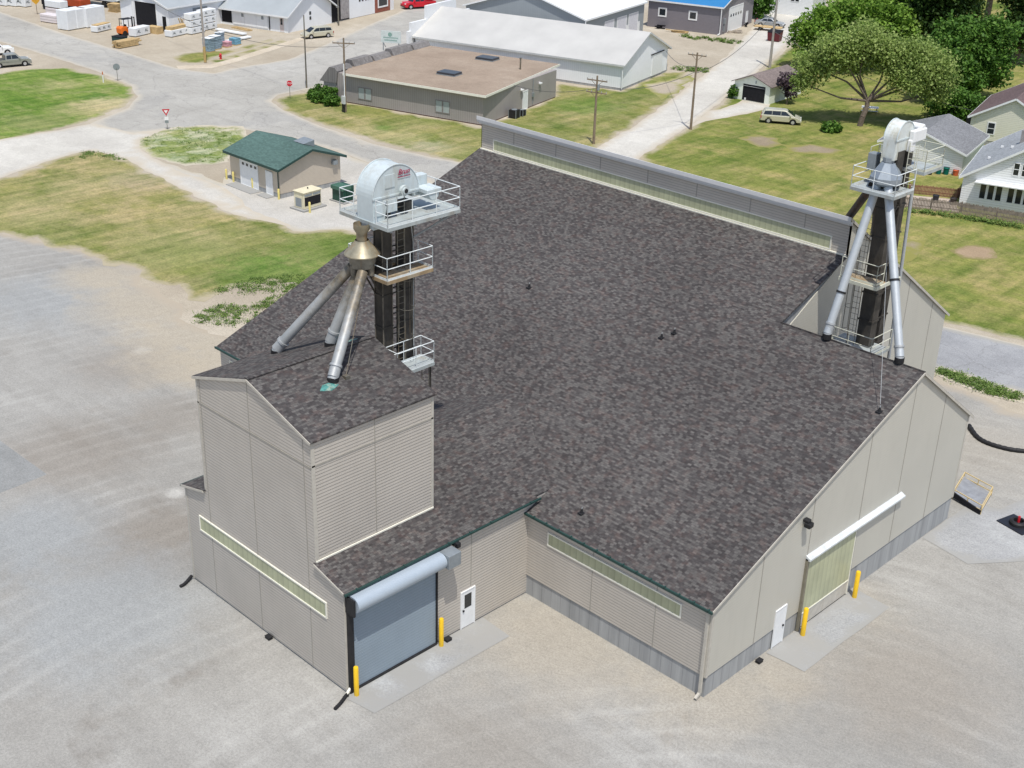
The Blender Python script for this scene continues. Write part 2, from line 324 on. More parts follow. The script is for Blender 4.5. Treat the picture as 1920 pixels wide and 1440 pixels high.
def sheet(name, pts, z, mat, jit=0.35, step=0.8, grid=1.6, kind='structure', world=False):
    P = [Vector((p[0], p[1])) for p in (pts if world else px(pts))]
    out = []
    n = len(P)
    # smooth outline (catmull) then jitter
    for i in range(n):
        a, b = P[i], P[(i+1) % n]; L = (b-a).length; m = max(1, int(L/step))
        for j in range(m):
            out.append(a.lerp(b, j/m))
    if jit:
        o2 = []
        for q in out:
            d = Vector((noise.noise((q.x*0.45, q.y*0.45, 3.1)), noise.noise((q.x*0.45, q.y*0.45, 9.7))))*jit*1.6
            d += Vector((noise.noise((q.x*1.7, q.y*1.7, 5.1)), noise.noise((q.x*1.7, q.y*1.7, 1.7))))*jit*0.8
            o2.append(q+d)
        out = o2
    m = len(out); xs = [q.x for q in out]; ys = [q.y for q in out]
    A = np.array([[q.x, q.y] for q in out]); B = np.roll(A, -1, axis=0)
    gx = np.arange(min(xs), max(xs), grid); gy = np.arange(min(ys), max(ys), grid)
    pts2 = np.array([[x+0.3*grid*math.sin(7*y), y+0.3*grid*math.sin(5*x)] for x in gx for y in gy]) if len(gx)*len(gy) else np.zeros((0, 2))
    def dist_in(Q):
        D = np.full(len(Q), 1e9); I = np.zeros(len(Q), bool)
        for a, b in zip(A, B):
            e = b-a; t = np.clip(((Q-a)@e)/(e@e+1e-12), 0, 1); d = np.hypot(*(Q-a-t[:, None]*e).T); D = np.minimum(D, d)
            c = ((a[1] > Q[:, 1]) != (b[1] > Q[:, 1]))
            with np.errstate(divide='ignore', invalid='ignore'):
                xx = (b[0]-a[0])*(Q[:, 1]-a[1])/(b[1]-a[1])+a[0]
            I ^= c & (Q[:, 0] < xx)
        return D, I
    if len(pts2):
        D, I = dist_in(pts2); keep = I & (D > 0.25*grid); pts2 = pts2[keep]
    allp = [Vector(q) for q in A]+[Vector(q) for q in pts2]
    r = geometry.delaunay_2d_cdt(allp, [], [list(range(m))], 1, 1e-4)
    vs, fs = r[0], r[2]
    me = bpy.data.meshes.new(name); me.from_pydata([(q.x, q.y, z) for q in vs], [], [tuple(f) for f in fs])
    Q = np.array([[q.x, q.y] for q in vs]); D, I = dist_in(Q); D = np.where(I, D, 0); D = np.minimum(D, 3.0)
    at = me.attributes.new('edge', 'FLOAT', 'POINT'); at.data.foreach_set('value', D.astype(np.float32))
    me.materials.append(mat); me.update()
    if me.polygons and me.polygons[0].normal.z < 0: me.flip_normals()
    o = bpy.data.objects.new(name, me); COL.objects.link(o); o['kind'] = kind
    return o
BEIGE = (0.46, 0.41, 0.325, 1)
mg_base = m_gravel('pale_dirt_lot', (0.36, 0.31, 0.24, 1), (0.44, 0.39, 0.31, 1), (0.54, 0.49, 0.41, 1), spots=(0.36, 0.31, 0.25, 1))
def _b(u, v, r, c, a): g = G(u, v); return (g.x, g.y, r, c, a)
_be = (.41, .36, .28); _br = (.235, .205, .17); _wh = (.50, .49, .46); _bl = (.30, .32, .33)
mg_yard = m_gravel('grey_gravel_yard', (0.278, 0.269, 0.248, 1), (0.338, 0.329, 0.306, 1), (0.388, 0.381, 0.358, 1), edge=(0.40, 0.345, 0.27, 1), spots=(0.205, 0.185, 0.16, 1), tracks=True, w=3.0,
    blobs=[_b(1050, 1200, 6, _be, .42), _b(1330, 1310, 4, _be, .4), _b(1470, 1260, 2.5, _be, .4), _b(1600, 1130, 3, _be, .3), _b(250, 680, 5, _br, .5), _b(140, 850, 6, _br, .5), _b(300, 1010, 5, _br, .55), _b(330, 780, 4, _br, .4), _b(70, 1000, 5, _bl, .6), _b(200, 1150, 7, _bl, .6), _b(100, 560, 8, _bl, .5), _b(268, 657, .9, _wh, .5), _b(330, 925, .7, _wh, .7), _b(560, 1330, 3.5, _wh, .2), _b(1700, 1280, 6, (.29, .26, .22), .6), _b(1850, 840, 6, (.36, .33, .28), .5), _b(190, 520, 4.5, _be, .75), _b(270, 570, 6, _be, .75), _b(350, 630, 6, _be, .75), _b(430, 680, 5, _be, .7), _b(330, 690, 4, _be, .5), _b(900, 1400, 5, (.27, .245, .21), .5)])
mg_road = m_gravel('worn_grey_asphalt', (0.34, 0.328, 0.298, 1), (0.41, 0.397, 0.364, 1), (0.455, 0.443, 0.41, 1), edge=(0.47, 0.43, 0.36, 1), coarse=0.07, w=0.9, cracks=True)
mg_road2 = m_gravel('patched_blue_grey_asphalt', (0.25, 0.255, 0.265, 1), (0.32, 0.325, 0.335, 1), (0.38, 0.385, 0.39, 1), edge=(0.38, 0.36, 0.31, 1), coarse=0.12, w=0.7, cracks=True)
mg_drive = m_gravel('white_crushed_stone', (0.46, 0.44, 0.40, 1), (0.56, 0.54, 0.49, 1), (0.62, 0.60, 0.55, 1), edge=(0.48, 0.43, 0.35, 1), coarse=0.1, w=1.5)
mg_pad = m_gravel('stone_driveway_pad', (0.42, 0.40, 0.36, 1), (0.50, 0.48, 0.44, 1), (0.56, 0.54, 0.49, 1), edge=(0.46, 0.42, 0.34, 1), coarse=0.1, w=1.2)
mg_conc = m_gravel('concrete_slab', (0.31, 0.315, 0.315, 1), (0.355, 0.36, 0.365, 1), (0.42, 0.43, 0.43, 1), coarse=0.25, edge=(0.32, 0.317, 0.303, 1), w=.55)
mg_walk = m_gravel('pale_sidewalk', (0.50, 0.43, 0.33, 1), (0.56, 0.49, 0.39, 1), (0.60, 0.54, 0.44, 1), coarse=0.3)
GD = (0.40, 0.35, 0.25, 1)
def _gg(u, v, r, c, a): g = G(u, v); return (g.x, g.y, r, c, a)
gr_bright = m_grass('green_lawn', (0.09, 0.17, 0.035, 1), (0.16, 0.225, 0.05, 1), (0.33, 0.31, 0.15, 1), GD, 0.4, blobs=[_gg(205, 195, 4.5, (.42, .37, .22), .8), _gg(160, 205, 5, (.38, .33, .18), .6), _gg(120, 160, 3, (.36, .33, .17), .5), _gg(70, 230, 5, (.36, .31, .17), .4)])
gr_olive = m_grass('olive_lawn', (0.11, 0.155, 0.035, 1), (0.20, 0.215, 0.06, 1), (0.32, 0.27, 0.12, 1), GD, 0.7)
def _g(u, v, r, c, a): g = G(u, v); return (g.x, g.y, r, c, a)
_dr = (.40, .34, .19); _gn = (.10, .19, .035)
gr_left = m_grass('tan_olive_lawn', (0.14, 0.17, 0.045, 1), (0.235, 0.23, 0.085, 1), (0.34, 0.29, 0.15, 1), GD, 1.0, blobs=[_g(270, 335, 5, (.36, .30, .20), .6), _g(150, 350, 4, _dr, .4), _g(520, 520, 6, _gn, .6), _g(600, 470, 6, _gn, .35), _g(350, 460, 6, _dr, .35), _g(60, 400, 5, _dr, .4), _g(480, 490, 3, _gn, .5)])
gr_mid = m_grass('worn_lawn', (0.12, 0.16, 0.04, 1), (0.21, 0.215, 0.07, 1), (0.34, 0.29, 0.15, 1), GD, .8, blobs=[_g(750, 258, 4, _dr, .7), _g(690, 245, 3, _dr, .6), _g(840, 282, 3.5, _dr, .6), _g(1100, 200, 6, _gn, .5), _g(720, 240, 1.5, _gn, .6), _g(800, 275, 3, (.42, .37, .28), .6)])
gr_patchy = m_grass('patchy_weedy_grass', (0.13, 0.19, 0.05, 1), (0.26, 0.28, 0.10, 1), (0.44, 0.39, 0.25, 1), (0.50, 0.45, 0.36, 1), 0.8, dirt_amt=0.75)
def big_ground():
    b = MB(); b.add([(-500, -300, 0), (300, -300, 0), (300, 600, 0), (-500, 600, 0)], [(0, 1, 2, 3)])
    o = b.build('ground', mg_base); struct(o)
big_ground()
# ------------------------------------------------------------------ setting sheets
sheet('gravel_yard', [(-400, 420), (0, 436), (120, 462), (230, 500), (300, 545), (350, 600), (520, 700), (1000, 780), (1500, 760), (1760, 708), (1850, 745), (1920, 775), (2300, 880), (2300, 1800), (-600, 1800)], 0.004, mg_yard, jit=1.2, step=2, grid=3)
sheet('street', [(-300, -30), (0, 22), (110, 60), (240, 100), (330, 128), (400, 138), (440, 128), (540, 112), (610, 84), (680, 52), (760, 18), (800, -30), (935, -30), (890, 10), (800, 75), (700, 125), (600, 163), (520, 178), (508, 190), (530, 206), (600, 236), (700, 270), (800, 293), (900, 312), (1300, 440), (1690, 588), (1760, 610), (1920, 648), (2300, 740), (2300, 860), (1920, 742), (1750, 690), (1400, 560), (1000, 400), (840, 348), (740, 325), (640, 285), (560, 262), (430, 237), (310, 242), (240, 252), (170, 232), (240, 203), (258, 182), (245, 160), (180, 133), (100, 108), (0, 78), (-300, 20)], 0.012, mg_road, jit=0.12, grid=2.2)
sheet('road', [(1560, 545), (1760, 612), (1920, 650), (2300, 745), (2300, 855), (1920, 738), (1750, 686), (1560, 620)], 0.016, mg_road2, jit=0.1)
sheet('gravel_driveway', [(-300, 300), (0, 262), (60, 252), (140, 238), (175, 232), (250, 250), (310, 242), (262, 262), (270, 285), (330, 318), (420, 352), (470, 390), (560, 432), (440, 402), (330, 350), (230, 296), (165, 282), (100, 300), (0, 334), (-300, 420)], 0.016, mg_drive, jit=0.3)
sheet('driveway', [(262, 284), (300, 300), (420, 342), (440, 300), (640, 285), (740, 325), (840, 348), (800, 380), (720, 430), (560, 434), (450, 404), (350, 352), (290, 322)], 0.008, mg_pad, jit=0.35)
sheet('lawn', [(-250, 120), (0, 138), (62, 128), (130, 128), (170, 138), (215, 150), (250, 165), (254, 180), (235, 198), (180, 222), (100, 244), (0, 266), (-250, 310)], 0.010, gr_bright, jit=0.35)
sheet('lawn', [(-250, 400), (0, 336), (95, 301), (160, 284), (200, 286), (240, 302), (340, 354), (450, 404), (560, 432), (690, 432), (760, 440), (620, 545), (560, 560), (500, 530), (440, 545), (385, 560), (330, 545), (240, 505), (130, 468), (0, 436), (-250, 430)], 0.010, gr_left, jit=0.9)
sheet('weedy_grass', [(256, 262), (290, 246), (330, 238), (400, 234), (455, 238), (470, 262), (435, 285), (425, 305), (350, 312), (280, 292)], 0.014, gr_patchy, jit=0.4)
sheet('lawn', [(511, 187), (560, 178), (600, 168), (636, 188), (770, 214), (905, 238), (1046, 180), (1038, 156), (1165, 171), (1240, 136), (1290, 132), (1262, 168), (1262, 188), (1215, 214), (1160, 252), (1125, 272), (1080, 300), (870, 306), (790, 288), (700, 262), (610, 234), (540, 208)], 0.010, gr_mid, jit=0.6)
sheet('dirt_lot', [(1225, 70), (1350, 80), (1400, 100), (1470, 64), (1500, 60), (1440, 110), (1300, 130), (1262, 168), (1240, 140)], 0.006, mg_base, jit=0.3)
sheet('alley', [(1060, 312), (1128, 271), (1190, 236), (1260, 186), (1320, 140), (1370, 98), (1420, 40), (1450, -30), (1570, -30), (1530, 20), (1500, 62), (1450, 108), (1400, 152), (1330, 208), (1290, 238), (1205, 292), (1150, 330)], 0.018, mg_drive, jit=0.2)
sheet('lawn', [(1196, 296), (1292, 241), (1340, 205), (1400, 158), (1452, 112), (1505, 66), (1545, 20), (1600, -30), (2300, -30), (2300, 730), (1920, 640), (1770, 606), (1690, 580), (1500, 480), (1300, 360)], 0.010, gr_olive, jit=0.3, grid=2.0)
sheet('driveway', [(1285, 243), (1330, 208), (1352, 205), (1386, 192), (1395, 186), (1444, 196), (1440, 204), (1400, 214), (1352, 222), (1320, 228)], 0.020, mg_drive, jit=0.15)
sheet('bare_earth', [(1782, 470), (1800, 461), (1830, 458), (1860, 464), (1874, 474), (1868, 484), (1840, 489), (1805, 484)], 0.016, m_gravel('brown_earth', (0.30, 0.22, 0.14, 1), (0.36, 0.27, 0.18, 1), (0.42, 0.33, 0.22, 1), edge=(.22, .20, .08, 1), w=.5), jit=0.28, step=0.4)
m_earth2 = m_gravel('grey_brown_earth', (0.24, 0.19, 0.13, 1), (0.32, 0.27, 0.19, 1), (0.38, 0.33, 0.24, 1), edge=(0.24, 0.23, 0.07, 1), w=0.8)
sheet('bare_earth', [(1395, 258), (1430, 251), (1470, 262), (1480, 275), (1440, 276), (1405, 270)], 0.016, m_earth2, jit=0.9)
sheet('bare_earth', [(1468, 270), (1520, 272), (1570, 282), (1565, 292), (1510, 290), (1465, 284)], 0.018, m_earth2, jit=1.0)
sheet('bare_earth', [(1690, 448), (1735, 452), (1728, 470), (1712, 490), (1690, 492)], 0.018, m_earth2, jit=0.25)
sheet('bare_earth', [(1205, 160), (1262, 148), (1300, 142), (1268, 175), (1240, 184), (1225, 170)], 0.015, m_gravel('pale_earth', (0.36, 0.31, 0.24, 1), (0.42, 0.37, 0.30, 1), (0.5, 0.45, 0.37, 1), edge=(0.25, 0.25, 0.08, 1), w=1.5), jit=0.6)
sheet('grass_verge', [(322, 108), (345, 100), (385, 97), (440, 92), (510, 72), (512, 76), (470, 92), (400, 108), (390, 118), (340, 118)], 0.010, gr_olive, jit=0.2)
sheet('grass_verge', [(392, 114), (440, 102), (530, 74), (540, 78), (470, 102), (425, 116), (400, 120)], 0.012, gr_olive, jit=0.15)
sheet('path', [(330, 124), (395, 121), (440, 109), (545, 76), (575, 66), (580, 70), (550, 82), (445, 116), (398, 128), (335, 130)], 0.020, mg_walk, jit=0.05)
sheet('grass_verge', [(1757, 690), (1790, 696), (1850, 716), (1920, 738), (1990, 762), (1980, 775), (1920, 757), (1850, 742), (1800, 722), (1762, 704)], 0.018, gr_patchy, jit=0.3)
sheet('bare_earth', [(340, 598), (400, 560), (470, 538), (560, 528), (600, 560), (560, 610), (430, 640), (370, 615)], 0.013, mg_base, jit=0.4)
# concrete slabs
sheet('concrete_apron', [(-10.80, -11.3), (-9.0, -11.0), (-8.9, -3.0), (-10.82, -2.9)], 0.022, mg_conc, jit=0.0, world=True)
sheet('concrete_apron', [(0.02, 4.7), (2.0, 4.8), (2.1, 12.1), (0.02, 12.3)], 0.022, mg_conc, jit=0.03, world=True)
sheet('concrete_slab', [(0.02, 19.2), (2.9, 18.6), (7.5, 24.5), (7.5, 34), (2.5, 30.5), (1.5, 25.2), (0.02, 24.5)], 0.020, mg_conc, jit=0.05, world=True)
_a = G(0, 826); _b = G(88, 890); _c = G(0, 925)
sheet('concrete_slab', [(_a.x, _a.y), (_b.x, _b.y), (_c.x, _c.y), (_c.x-6, _c.y), (_a.x-6, _a.y)], 0.012, m_gravel('old_concrete_slab', (0.25, 0.255, 0.25, 1), (0.285, 0.29, 0.285, 1), (0.32, 0.325, 0.32, 1), coarse=0.3), jit=0.02, world=True)
for q in [(60, 700, 16, 7), (330, 925, 14, 5), (268, 655, 14, 6), (120, 790, 12, 5)]:
    pass
# ------------------------------------------------------------------ MAIN WAREHOUSE
L, WD, YR, ZR, ZB, YC, ZC, ZT, MX, W2, ZB2, H = 36.574, 22.061, 15.62, 10.756, 6.346, 21.524, 13.045, 15.156, 8.14, 35.056, 6.10, 4.70
SL = (ZR-H)/YR
XA, YA, XW, XRG = -10.82, -11.03, -22.80, -16.83
TE, TW, TB, ZE, ZP = -12.66, -21.0, -4.40, 11.572, 12.872
wh = thing('warehouse', 'large tan ribbed-steel warehouse with dark shingle roof, square roof tower and grey roll-up door', 'warehouse')
b = MB()
b.prism([(0.05, 0), (W2-.05, 0), (W2-.05, ZB2), (YC+.15, ZT-.12), (YC+.15, ZC-.1), (0.05, H)], 'x', -L+.05, -MX-.05)
b.prism([(0.05, 0), (WD-.05, 0), (WD-.05, ZB), (YR, ZR), (0.05, H)], 'x', -MX-.05, -.05)
b.build('core', m_conc_w, wh)
# siding skins
def skin(name, poly, axis, a, bb, mat, parent=wh): return MB().prism(poly, axis, a, bb).build(name, mat, parent)
# east gable
skin('gable_wall', [(0, 1.12), (7.2, 1.12), (7.2, 0.1), (11.55, 0.1), (11.55, 1.38), (WD, 1.38), (WD, ZB), (YR, ZR), (0, H)], 'x', -.05, 0, m_sidingE)
# south wall siding (whole length, part hidden behind the annex)
skin('south_wall', [(-10.82, 1.12), (-.05, 1.12), (-.05, H), (-10.82, H)], 'y', 0, .05, m_siding)
skin('south_wall', [(-L, 0.05), (XW, 0.05), (XW, H), (-L, H)], 'y', 0, .05, m_siding)
skin('gable_wall', [(.05, 0), (W2, 0), (W2, ZB2), (YC, ZT), (YC, ZC), (.05, H)], 'x', -L, -L+.05, m_sidingE)
skin('gable_wall', [(YR-6, 5), (W2, 0), (W2, ZB2), (YC, ZT-.02), (YC, ZC), (YR-6, 6.5)], 'x', -MX-.05, -MX, m_sidingE)
skin('clerestory_wall', [(-L, ZC), (-MX, ZC), (-MX, ZT-.05), (-L, ZT-.05)], 'y', YC, YC+.15, m_siding)
# front wall, annex + tower in one plane
skin('annex_front_wall', [(XW, 0.12), (XA, 0.12), (XA, 5.267), (TE, 5.76), (TE, ZE), (XRG, ZP), (TW, ZE), (TW, 5.76), (XW, 5.267)], 'y', YA, YA+.13, m_siding)
MB().box(XW+.06, XA-.06, YA+.05, YA+.13, 0, .12).build('footing', m_conc_w, wh)
b = MB(); b.prism([(XW, 0), (XA-.05, 0), (XA-.05, 5.267), (XRG, 6.88), (XW, 5.267)], 'y', YA+.13, 1.6); b.build('annex_core', m_conc_w, wh)
skin('annex_side_wall', [(YA+.13, .1), (1.48, .1), (1.48, 5.29), (YA+.13, 5.29)], 'x', XA-.05, XA, m_siding)
b = MB(); b.prism([(TW, 5.2), (TE-.05, 5.2), (TE-.05, ZE), (XRG, ZP-.02), (TW, ZE)], 'y', YA+.13, TB); b.build('tower_core', m_siding, wh)
skin('tower_side_wall', [(YA+.13, 5.7), (TB, 5.7), (TB, ZE), (YA+.13, ZE)], 'x', TE-.05, TE, m_siding)
# seams
b = Multi()
for y in (3.5, 7.2, 11.65, 15.3, 18.8):
    z0 = 1.12 if y < 7.25 else (4.2 if y < 8 else 1.38); zt = H+SL*y if y < YR else ZR-(ZR-ZB)/(WD-YR)*(y-YR)
    b.box(0, .012, y-.025, y+.025, z0, zt-.06)
for x in (-6.68, -2.97): b.box(x-.02, x+.02, -.012, 0, 1.12, H-.1)
for x in (-20.75, -17.0, -13.2):
    zt = ZE+(ZP-ZE)*(1-abs(x-XRG)/4.17); b.box(x-.022, x+.022, YA-.012, YA, .12, zt-.05)
b.box(TE, TE+.012, -7.73, -7.69, 5.9, ZE-.05); b.box(XA, XA+.012, -3.73, -3.69, 2.2, 5.1)
b.box(TE, TE+.02, YA, TB, 10.38, 10.46); b.box(TW, TE, YA-.02, YA, 10.30, 10.38)
for x in (-33.5, -29.7, -25.9, -22.1, -18.4, -14.6, -10.95): b.box(x-.03, x+.03, YC-.012, YC, ZC+.95, ZT-.2)
for y in (25.5, 29.5, 33): b.box(-MX, -MX+.012, y-.03, y+.03, 0, 15.156-(y-YC)*.669-.1)
b.build('seam', m_joint, wh)
# corner trims
b = Multi()
b.box(XA-.02, XA+.02, YA-.02, YA+.16, .05, 5.24); b.box(TE-.02, TE+.02, YA-.02, YA+.16, 5.8, ZE-.02)
b.box(XW-.02, XW+.12, YA-.02, YA-.001, .05, 5.24); b.box(TW-.02, TW+.12, YA-.02, YA-.001, 5.8, ZE-.02)
b.box(TE+.001, TE+.02, TB-.12, TB+.02, 5.8, ZE-.02); b.box(-.12, .02, -.02, .0, 1.1, H-.05); b.box(.001, .02, 0, .12, 1.1, H-.05)
b.box(.001, .02, WD-.12, WD+.02, 1.38, ZB-.05)
b.build('corner_trim', m_tantrim, wh)
# main roof
def rp(x, y, dz=.07): return (x, y, H+SL*y+dz)
b = MB(); b.slab([rp(-L-.12, -.22), rp(.12, -.22), rp(.12, YR+.1), rp(-MX+.08, YR+.1), rp(-MX+.08, YC-.002), rp(-L-.12, YC-.002)], .09)
b.build('roof', m_roof, wh)
sb = (ZR-ZB)/(WD-YR)
b = MB(); b.slab([(-MX+.08, YR-.02, ZR+.14), (.12, YR-.02, ZR+.14), (.12, WD+.3, ZB-.3*sb+.1), (-MX+.08, WD+.3, ZB-.3*sb+.1)], .09)
b.build('roof', m_roof, wh)
sc = (ZT-ZB2)/(W2-YC)
b = MB(); b.slab([(-L-.12, YC-.32, ZT+.3*sc-.05), (-MX+.12, YC-.32, ZT+.3*sc-.05), (-MX+.12, W2+.3, ZB2-.3*sc+.08), (-L-.12, W2+.3, ZB2-.3*sc+.08)], .09)
b.build('roof', m_roof, wh)
# parapet fascia (stepped grey)
m_fascia = paint('grey_fascia', (0.66, 0.66, 0.66), 0.5, var=0.05)
b = Multi(); zf = ZT+.3*sc-.06
b.box(-L-.14, -MX+.14, YC-.36, YC-.322, zf-.18, zf+.06); b.box(-L-.14, -MX+.14, YC-.30, YC-.0, zf-.32, zf-.20); b.box(-L-.1, -MX+.1, YC-.16, YC-.001, zf-.46, zf-.325)
b.build('fascia', m_fascia, wh)
b = MB(); b.box(-L, -MX, YC-.10, YC-.001, ZC+.03, ZC+.10); b.build('flashing', m_cream, wh)
# annex roofs
def vy(x):  # valley y where annex plane meets main plane
    z = 5.267+.268*(XA-x) if x > XRG else 5.267+.268*(x-XW); return (z-H)/SL
ze_ = lambda x: (5.267+.268*(XA-x) if x > XRG else 5.267+.268*(x-XW))+.07
xe = XA+.18; xw = XW-.18
b = MB(); b.slab([(xe, YA-.12, ze_(xe)), (xe, .44, ze_(xe)), (XA+.01, .44, ze_(XA+.01)), (XA+.01, vy(XA)+.02, ze_(XA+.01)), (XRG, vy(XRG)+.1, ze_(XRG)), (XRG, TB-.1, ze_(XRG)), (TE-.02, TB-.1, ze_(TE-.02)), (TE-.02, YA-.12, ze_(TE-.02))], .08)
b2 = b.build('roof', m_roof_t, wh)
b = MB(); b.slab([(xw, YA-.12, ze_(xw)), (xw, vy(XW)+.02, ze_(xw)), (XRG, vy(XRG)+.1, ze_(XRG-.001)), (XRG, TB-.1, ze_(XRG-.001)), (TW+.02, TB-.1, ze_(TW+.02)), (TW+.02, YA-.12, ze_(TW+.02))], .08); b.build('roof', m_roof_t, wh)
# tower roof
st = (ZP-ZE)/(XRG-TW)
b = MB(); b.slab([(TE+.12, YA-.1, ZE-.12*st+.08), (TE+.12, TB+.12, ZE-.12*st+.08), (XRG, TB+.12, ZP+.08), (XRG, YA-.1, ZP+.08)], .08); b.build('roof', m_roof_t, wh)
b = MB(); b.slab([(TW-.12, YA-.1, ZE-.12*st+.08), (TW-.12, TB+.12, ZE-.12*st+.08), (XRG, TB+.12, ZP+.08), (XRG, YA-.1, ZP+.08)], .08); b.build('roof', m_roof_t, wh)
# rakes
def rake(name, pts, mat, w=.05, h=.16):
    b = MB()
    for p, q in zip(pts[:-1], pts[1:]): b.bar(p, q, w, h)
    return b.build(name, mat, wh)
rake('rake_trim', [(TW-.12, YA-.12, ZE-.12*st), (XRG, YA-.12, ZP+.0), (TE+.12, YA-.12, ZE-.12*st)], m_tantrim, .03, .12)
rake('rake_trim', [(.14, -.22, H-.02), (.14, YR, ZR+.03), (.14, WD+.3, ZB-.3*sb+.0)], m_tantrim, .03, .12)
rake('rake_trim', [(XW-.15, YA-.135, 5.25), (TW, YA-.135, 5.73)], m_tantrim, .03, .1)
rake('rake_trim', [(TE, YA-.135, 5.77), (XA+.15, YA-.135, 5.27)], m_tantrim, .03, .1)
rake('rake_trim', [(-MX+.14, YC-.3, ZT+.1), (-MX+.14, W2+.3, ZB2-.3*sc)], m_tantrim, .03, .14)
# gutters / drip edges
b = Multi(); b.box(-L-.14, .14, -.30, -.225, H-.10, H+.02); b.box(XA+.185, XA+.25, YA-.12, .6, 5.17, 5.27); b.box(XW-.25, XW-.185, YA-.12, .0, 5.17, 5.27)
b.build('gutter', m_green, wh)
b = Multi()
for i in range(14): x = -10.2+i*.78; b.box(x-.03, x+.03, -.34, -.2, H+.02, H+.07)
for i in range(9): y = -10.5+i*1.3; b.box(XA+.16, XA+.28, y-.03, y+.03, 5.27, 5.31)
b.build('snow_guard', m_green, wh)
# white flashing at tower foot
b = MB(); b.bar((TE+.03, YA, 5.86), (TE+.03, TB, 5.86), .05, .07); b.build('flashing', m_cream, wh)
# window strips
def strip(axis, c, a0, a1, z0, z1, sgn):
    f = MB(); g = MB()
    t = .07
    def bx(m, p0, p1, q0, q1, d0, d1):
        if axis == 'y': m.box(p0, p1, min(c+sgn*d0, c+sgn*d1), max(c+sgn*d0, c+sgn*d1), q0, q1)
        else: m.box(min(c+sgn*d0, c+sgn*d1), max(c+sgn*d0, c+sgn*d1), p0, p1, q0, q1)
    bx(f, a0, a1, z1-t, z1, 0, .05); bx(f, a0, a1, z0, z0+t, 0, .05); bx(f, a0, a0+t, z0+t, z1-t, 0, .05); bx(f, a1-t, a1, z0+t, z1-t, 0, .05)
    bx(g, a0+t, a1-t, z0+t, z1-t, 0, .02)
    fr = g.build('window_strip', m_fiber, wh); f.build('window_frame', m_cream, fr)
    return fr
strip('y', YA, -21.72, -12.0, 3.30, 4.13, -1); strip('y', 0, -9.5, -1.58, 3.40, 4.13, -1); strip('y', YC, -35.4, -9.15, ZC+.13, ZC+.92, -1)
strip('y', 0, -35.6, -26, 3.40, 4.13, -1)
# roll-up door
rd = MB()
for i in range(58): z = .12+i*.076; rd.box(XA, XA+.03, -10.68, -5.92, z, z+.062)
rd.box(XA, XA+.018, -10.68, -5.92, .1, 4.5)
rd_o = rd.build('roll_up_door', siding('blue_grey_door_slats', (0.30, 0.365, 0.42), .152, strength=.3, line_shade=.86, rough=.4, dirt=.06), wh)
g = MB(); g.box(XA, XA+.16, -10.95, -10.68, .02, 5.05); g.box(XA, XA+.10, -5.92, -5.84, .02, 4.6); g.box(XA, XA+.6, -10.99, -10.9, 4.25, 5.05); g.box(XA, XA+.12, -10.68, -5.92, .02, .1)
g.build('door_guide', m_black, rd_o)
g = MB(); n = 14; prof = [(XA, 4.42)]+[(XA+.42+.36*math.cos(a), 4.74+.36*math.sin(a)) for a in [math.radians(-100+i*200/n) for i in range(n+1)]]+[(XA, 5.10)]
g.prism(prof, 'y', -10.86, -5.90); g.build('door_hood', paint('pale_blue_hood', (0.40, 0.46, 0.52), 0.4, 0.15, var=0.03), rd_o, smooth=True)
g = MB(); g.box(XA+.02, XA+.86, -5.88, -5.15, 4.42, 5.1); g.build('motor_box', m_gmetal, rd_o, bevel=.02)
g = MB(); g.box(XA, XA+.25, -4.98, -4.7, 4.95, 5.2); g.box(XA+.2, XA+.4, -4.95, -4.73, 4.9, 5.15); g.build('wall_light', m_black, wh, bevel=.03)
# man doors
def mandoor(axis, c, a0, a1, z1, glass, sgn=1):
    d = MB(); f = MB()
    def bx(m, p0, p1, q0, q1, d0, d1):
        if axis == 'x': m.box(c+d0, c+d1, p0, p1, q0, q1)
        else: m.box(p0, p1, c-d1, c-d0, q0, q1)
    bx(d, a0+.06, a1-.06, .06, z1-.06, 0, .03)
    o = d.build('door', m_white, wh)
    bx(f, a0, a0+.06, .03, z1, 0, .05); bx(f, a1-.06, a1, .03, z1, 0, .05); bx(f, a0+.06, a1-.06, z1-.06, z1, 0, .05); f.build('door_frame', m_white, o)
    k = MB(); bx(k, a0+.12, a0+.2, .98, 1.06, .03, .09) if glass else bx(k, a1-.2, a1-.12, .98, 1.06, .03, .09); k.build('door_handle', m_black, o)
    if glass: q = MB(); bx(q, a0+.24, a1-.24, 1.1, z1-.24, .03, .036); q.build('door_window', m_glass, o)
    return o
mandoor('x', XA, -4.36, -3.44, 2.08, True); mandoor('x', 0, 5.08, 5.98, 2.12, False)
# east sliding door with track
d = MB(); d.box(.012, .05, 7.34, 11.45, .93, 4.0); sdo = d.build('sliding_door', m_fiber, wh)
d = MB(); d.box(.012, .07, 7.28, 7.34, .1, 4.0); d.box(.012, .07, 11.45, 11.51, .1, 4.0); d.box(.012, .07, 7.34, 11.45, .86, .93); d.build('door_frame', m_cream, sdo)
d = MB(); d.box(.012, .04, 7.34, 11.45, .12, .86); d.box(.04, .05, 9.3, 9.34, .12, .86); d.build('kick_panel', m_tantrim, sdo)
d = MB(); d.box(0, .14, 7.1, 7.24, .05, 4.05); d.build('door_track_post', paint('brown_post', (.22, .20, .15)), wh)
d = MB(); d.prism([(0, 3.95), (.26, 3.98), (.26, 4.08), (0, 4.22)], 'y', 7.1, 15.7); d.build('door_track', paint('pale_track', (.58, .61, .62)), wh, bevel=.01)
d = MB(); d.box(0, .3, 6.32, 6.6, 6.35, 6.5); d.box(.1, .42, 6.28, 6.64, 6.12, 6.36); d.build('wall_light', m_black, wh, bevel=.04)
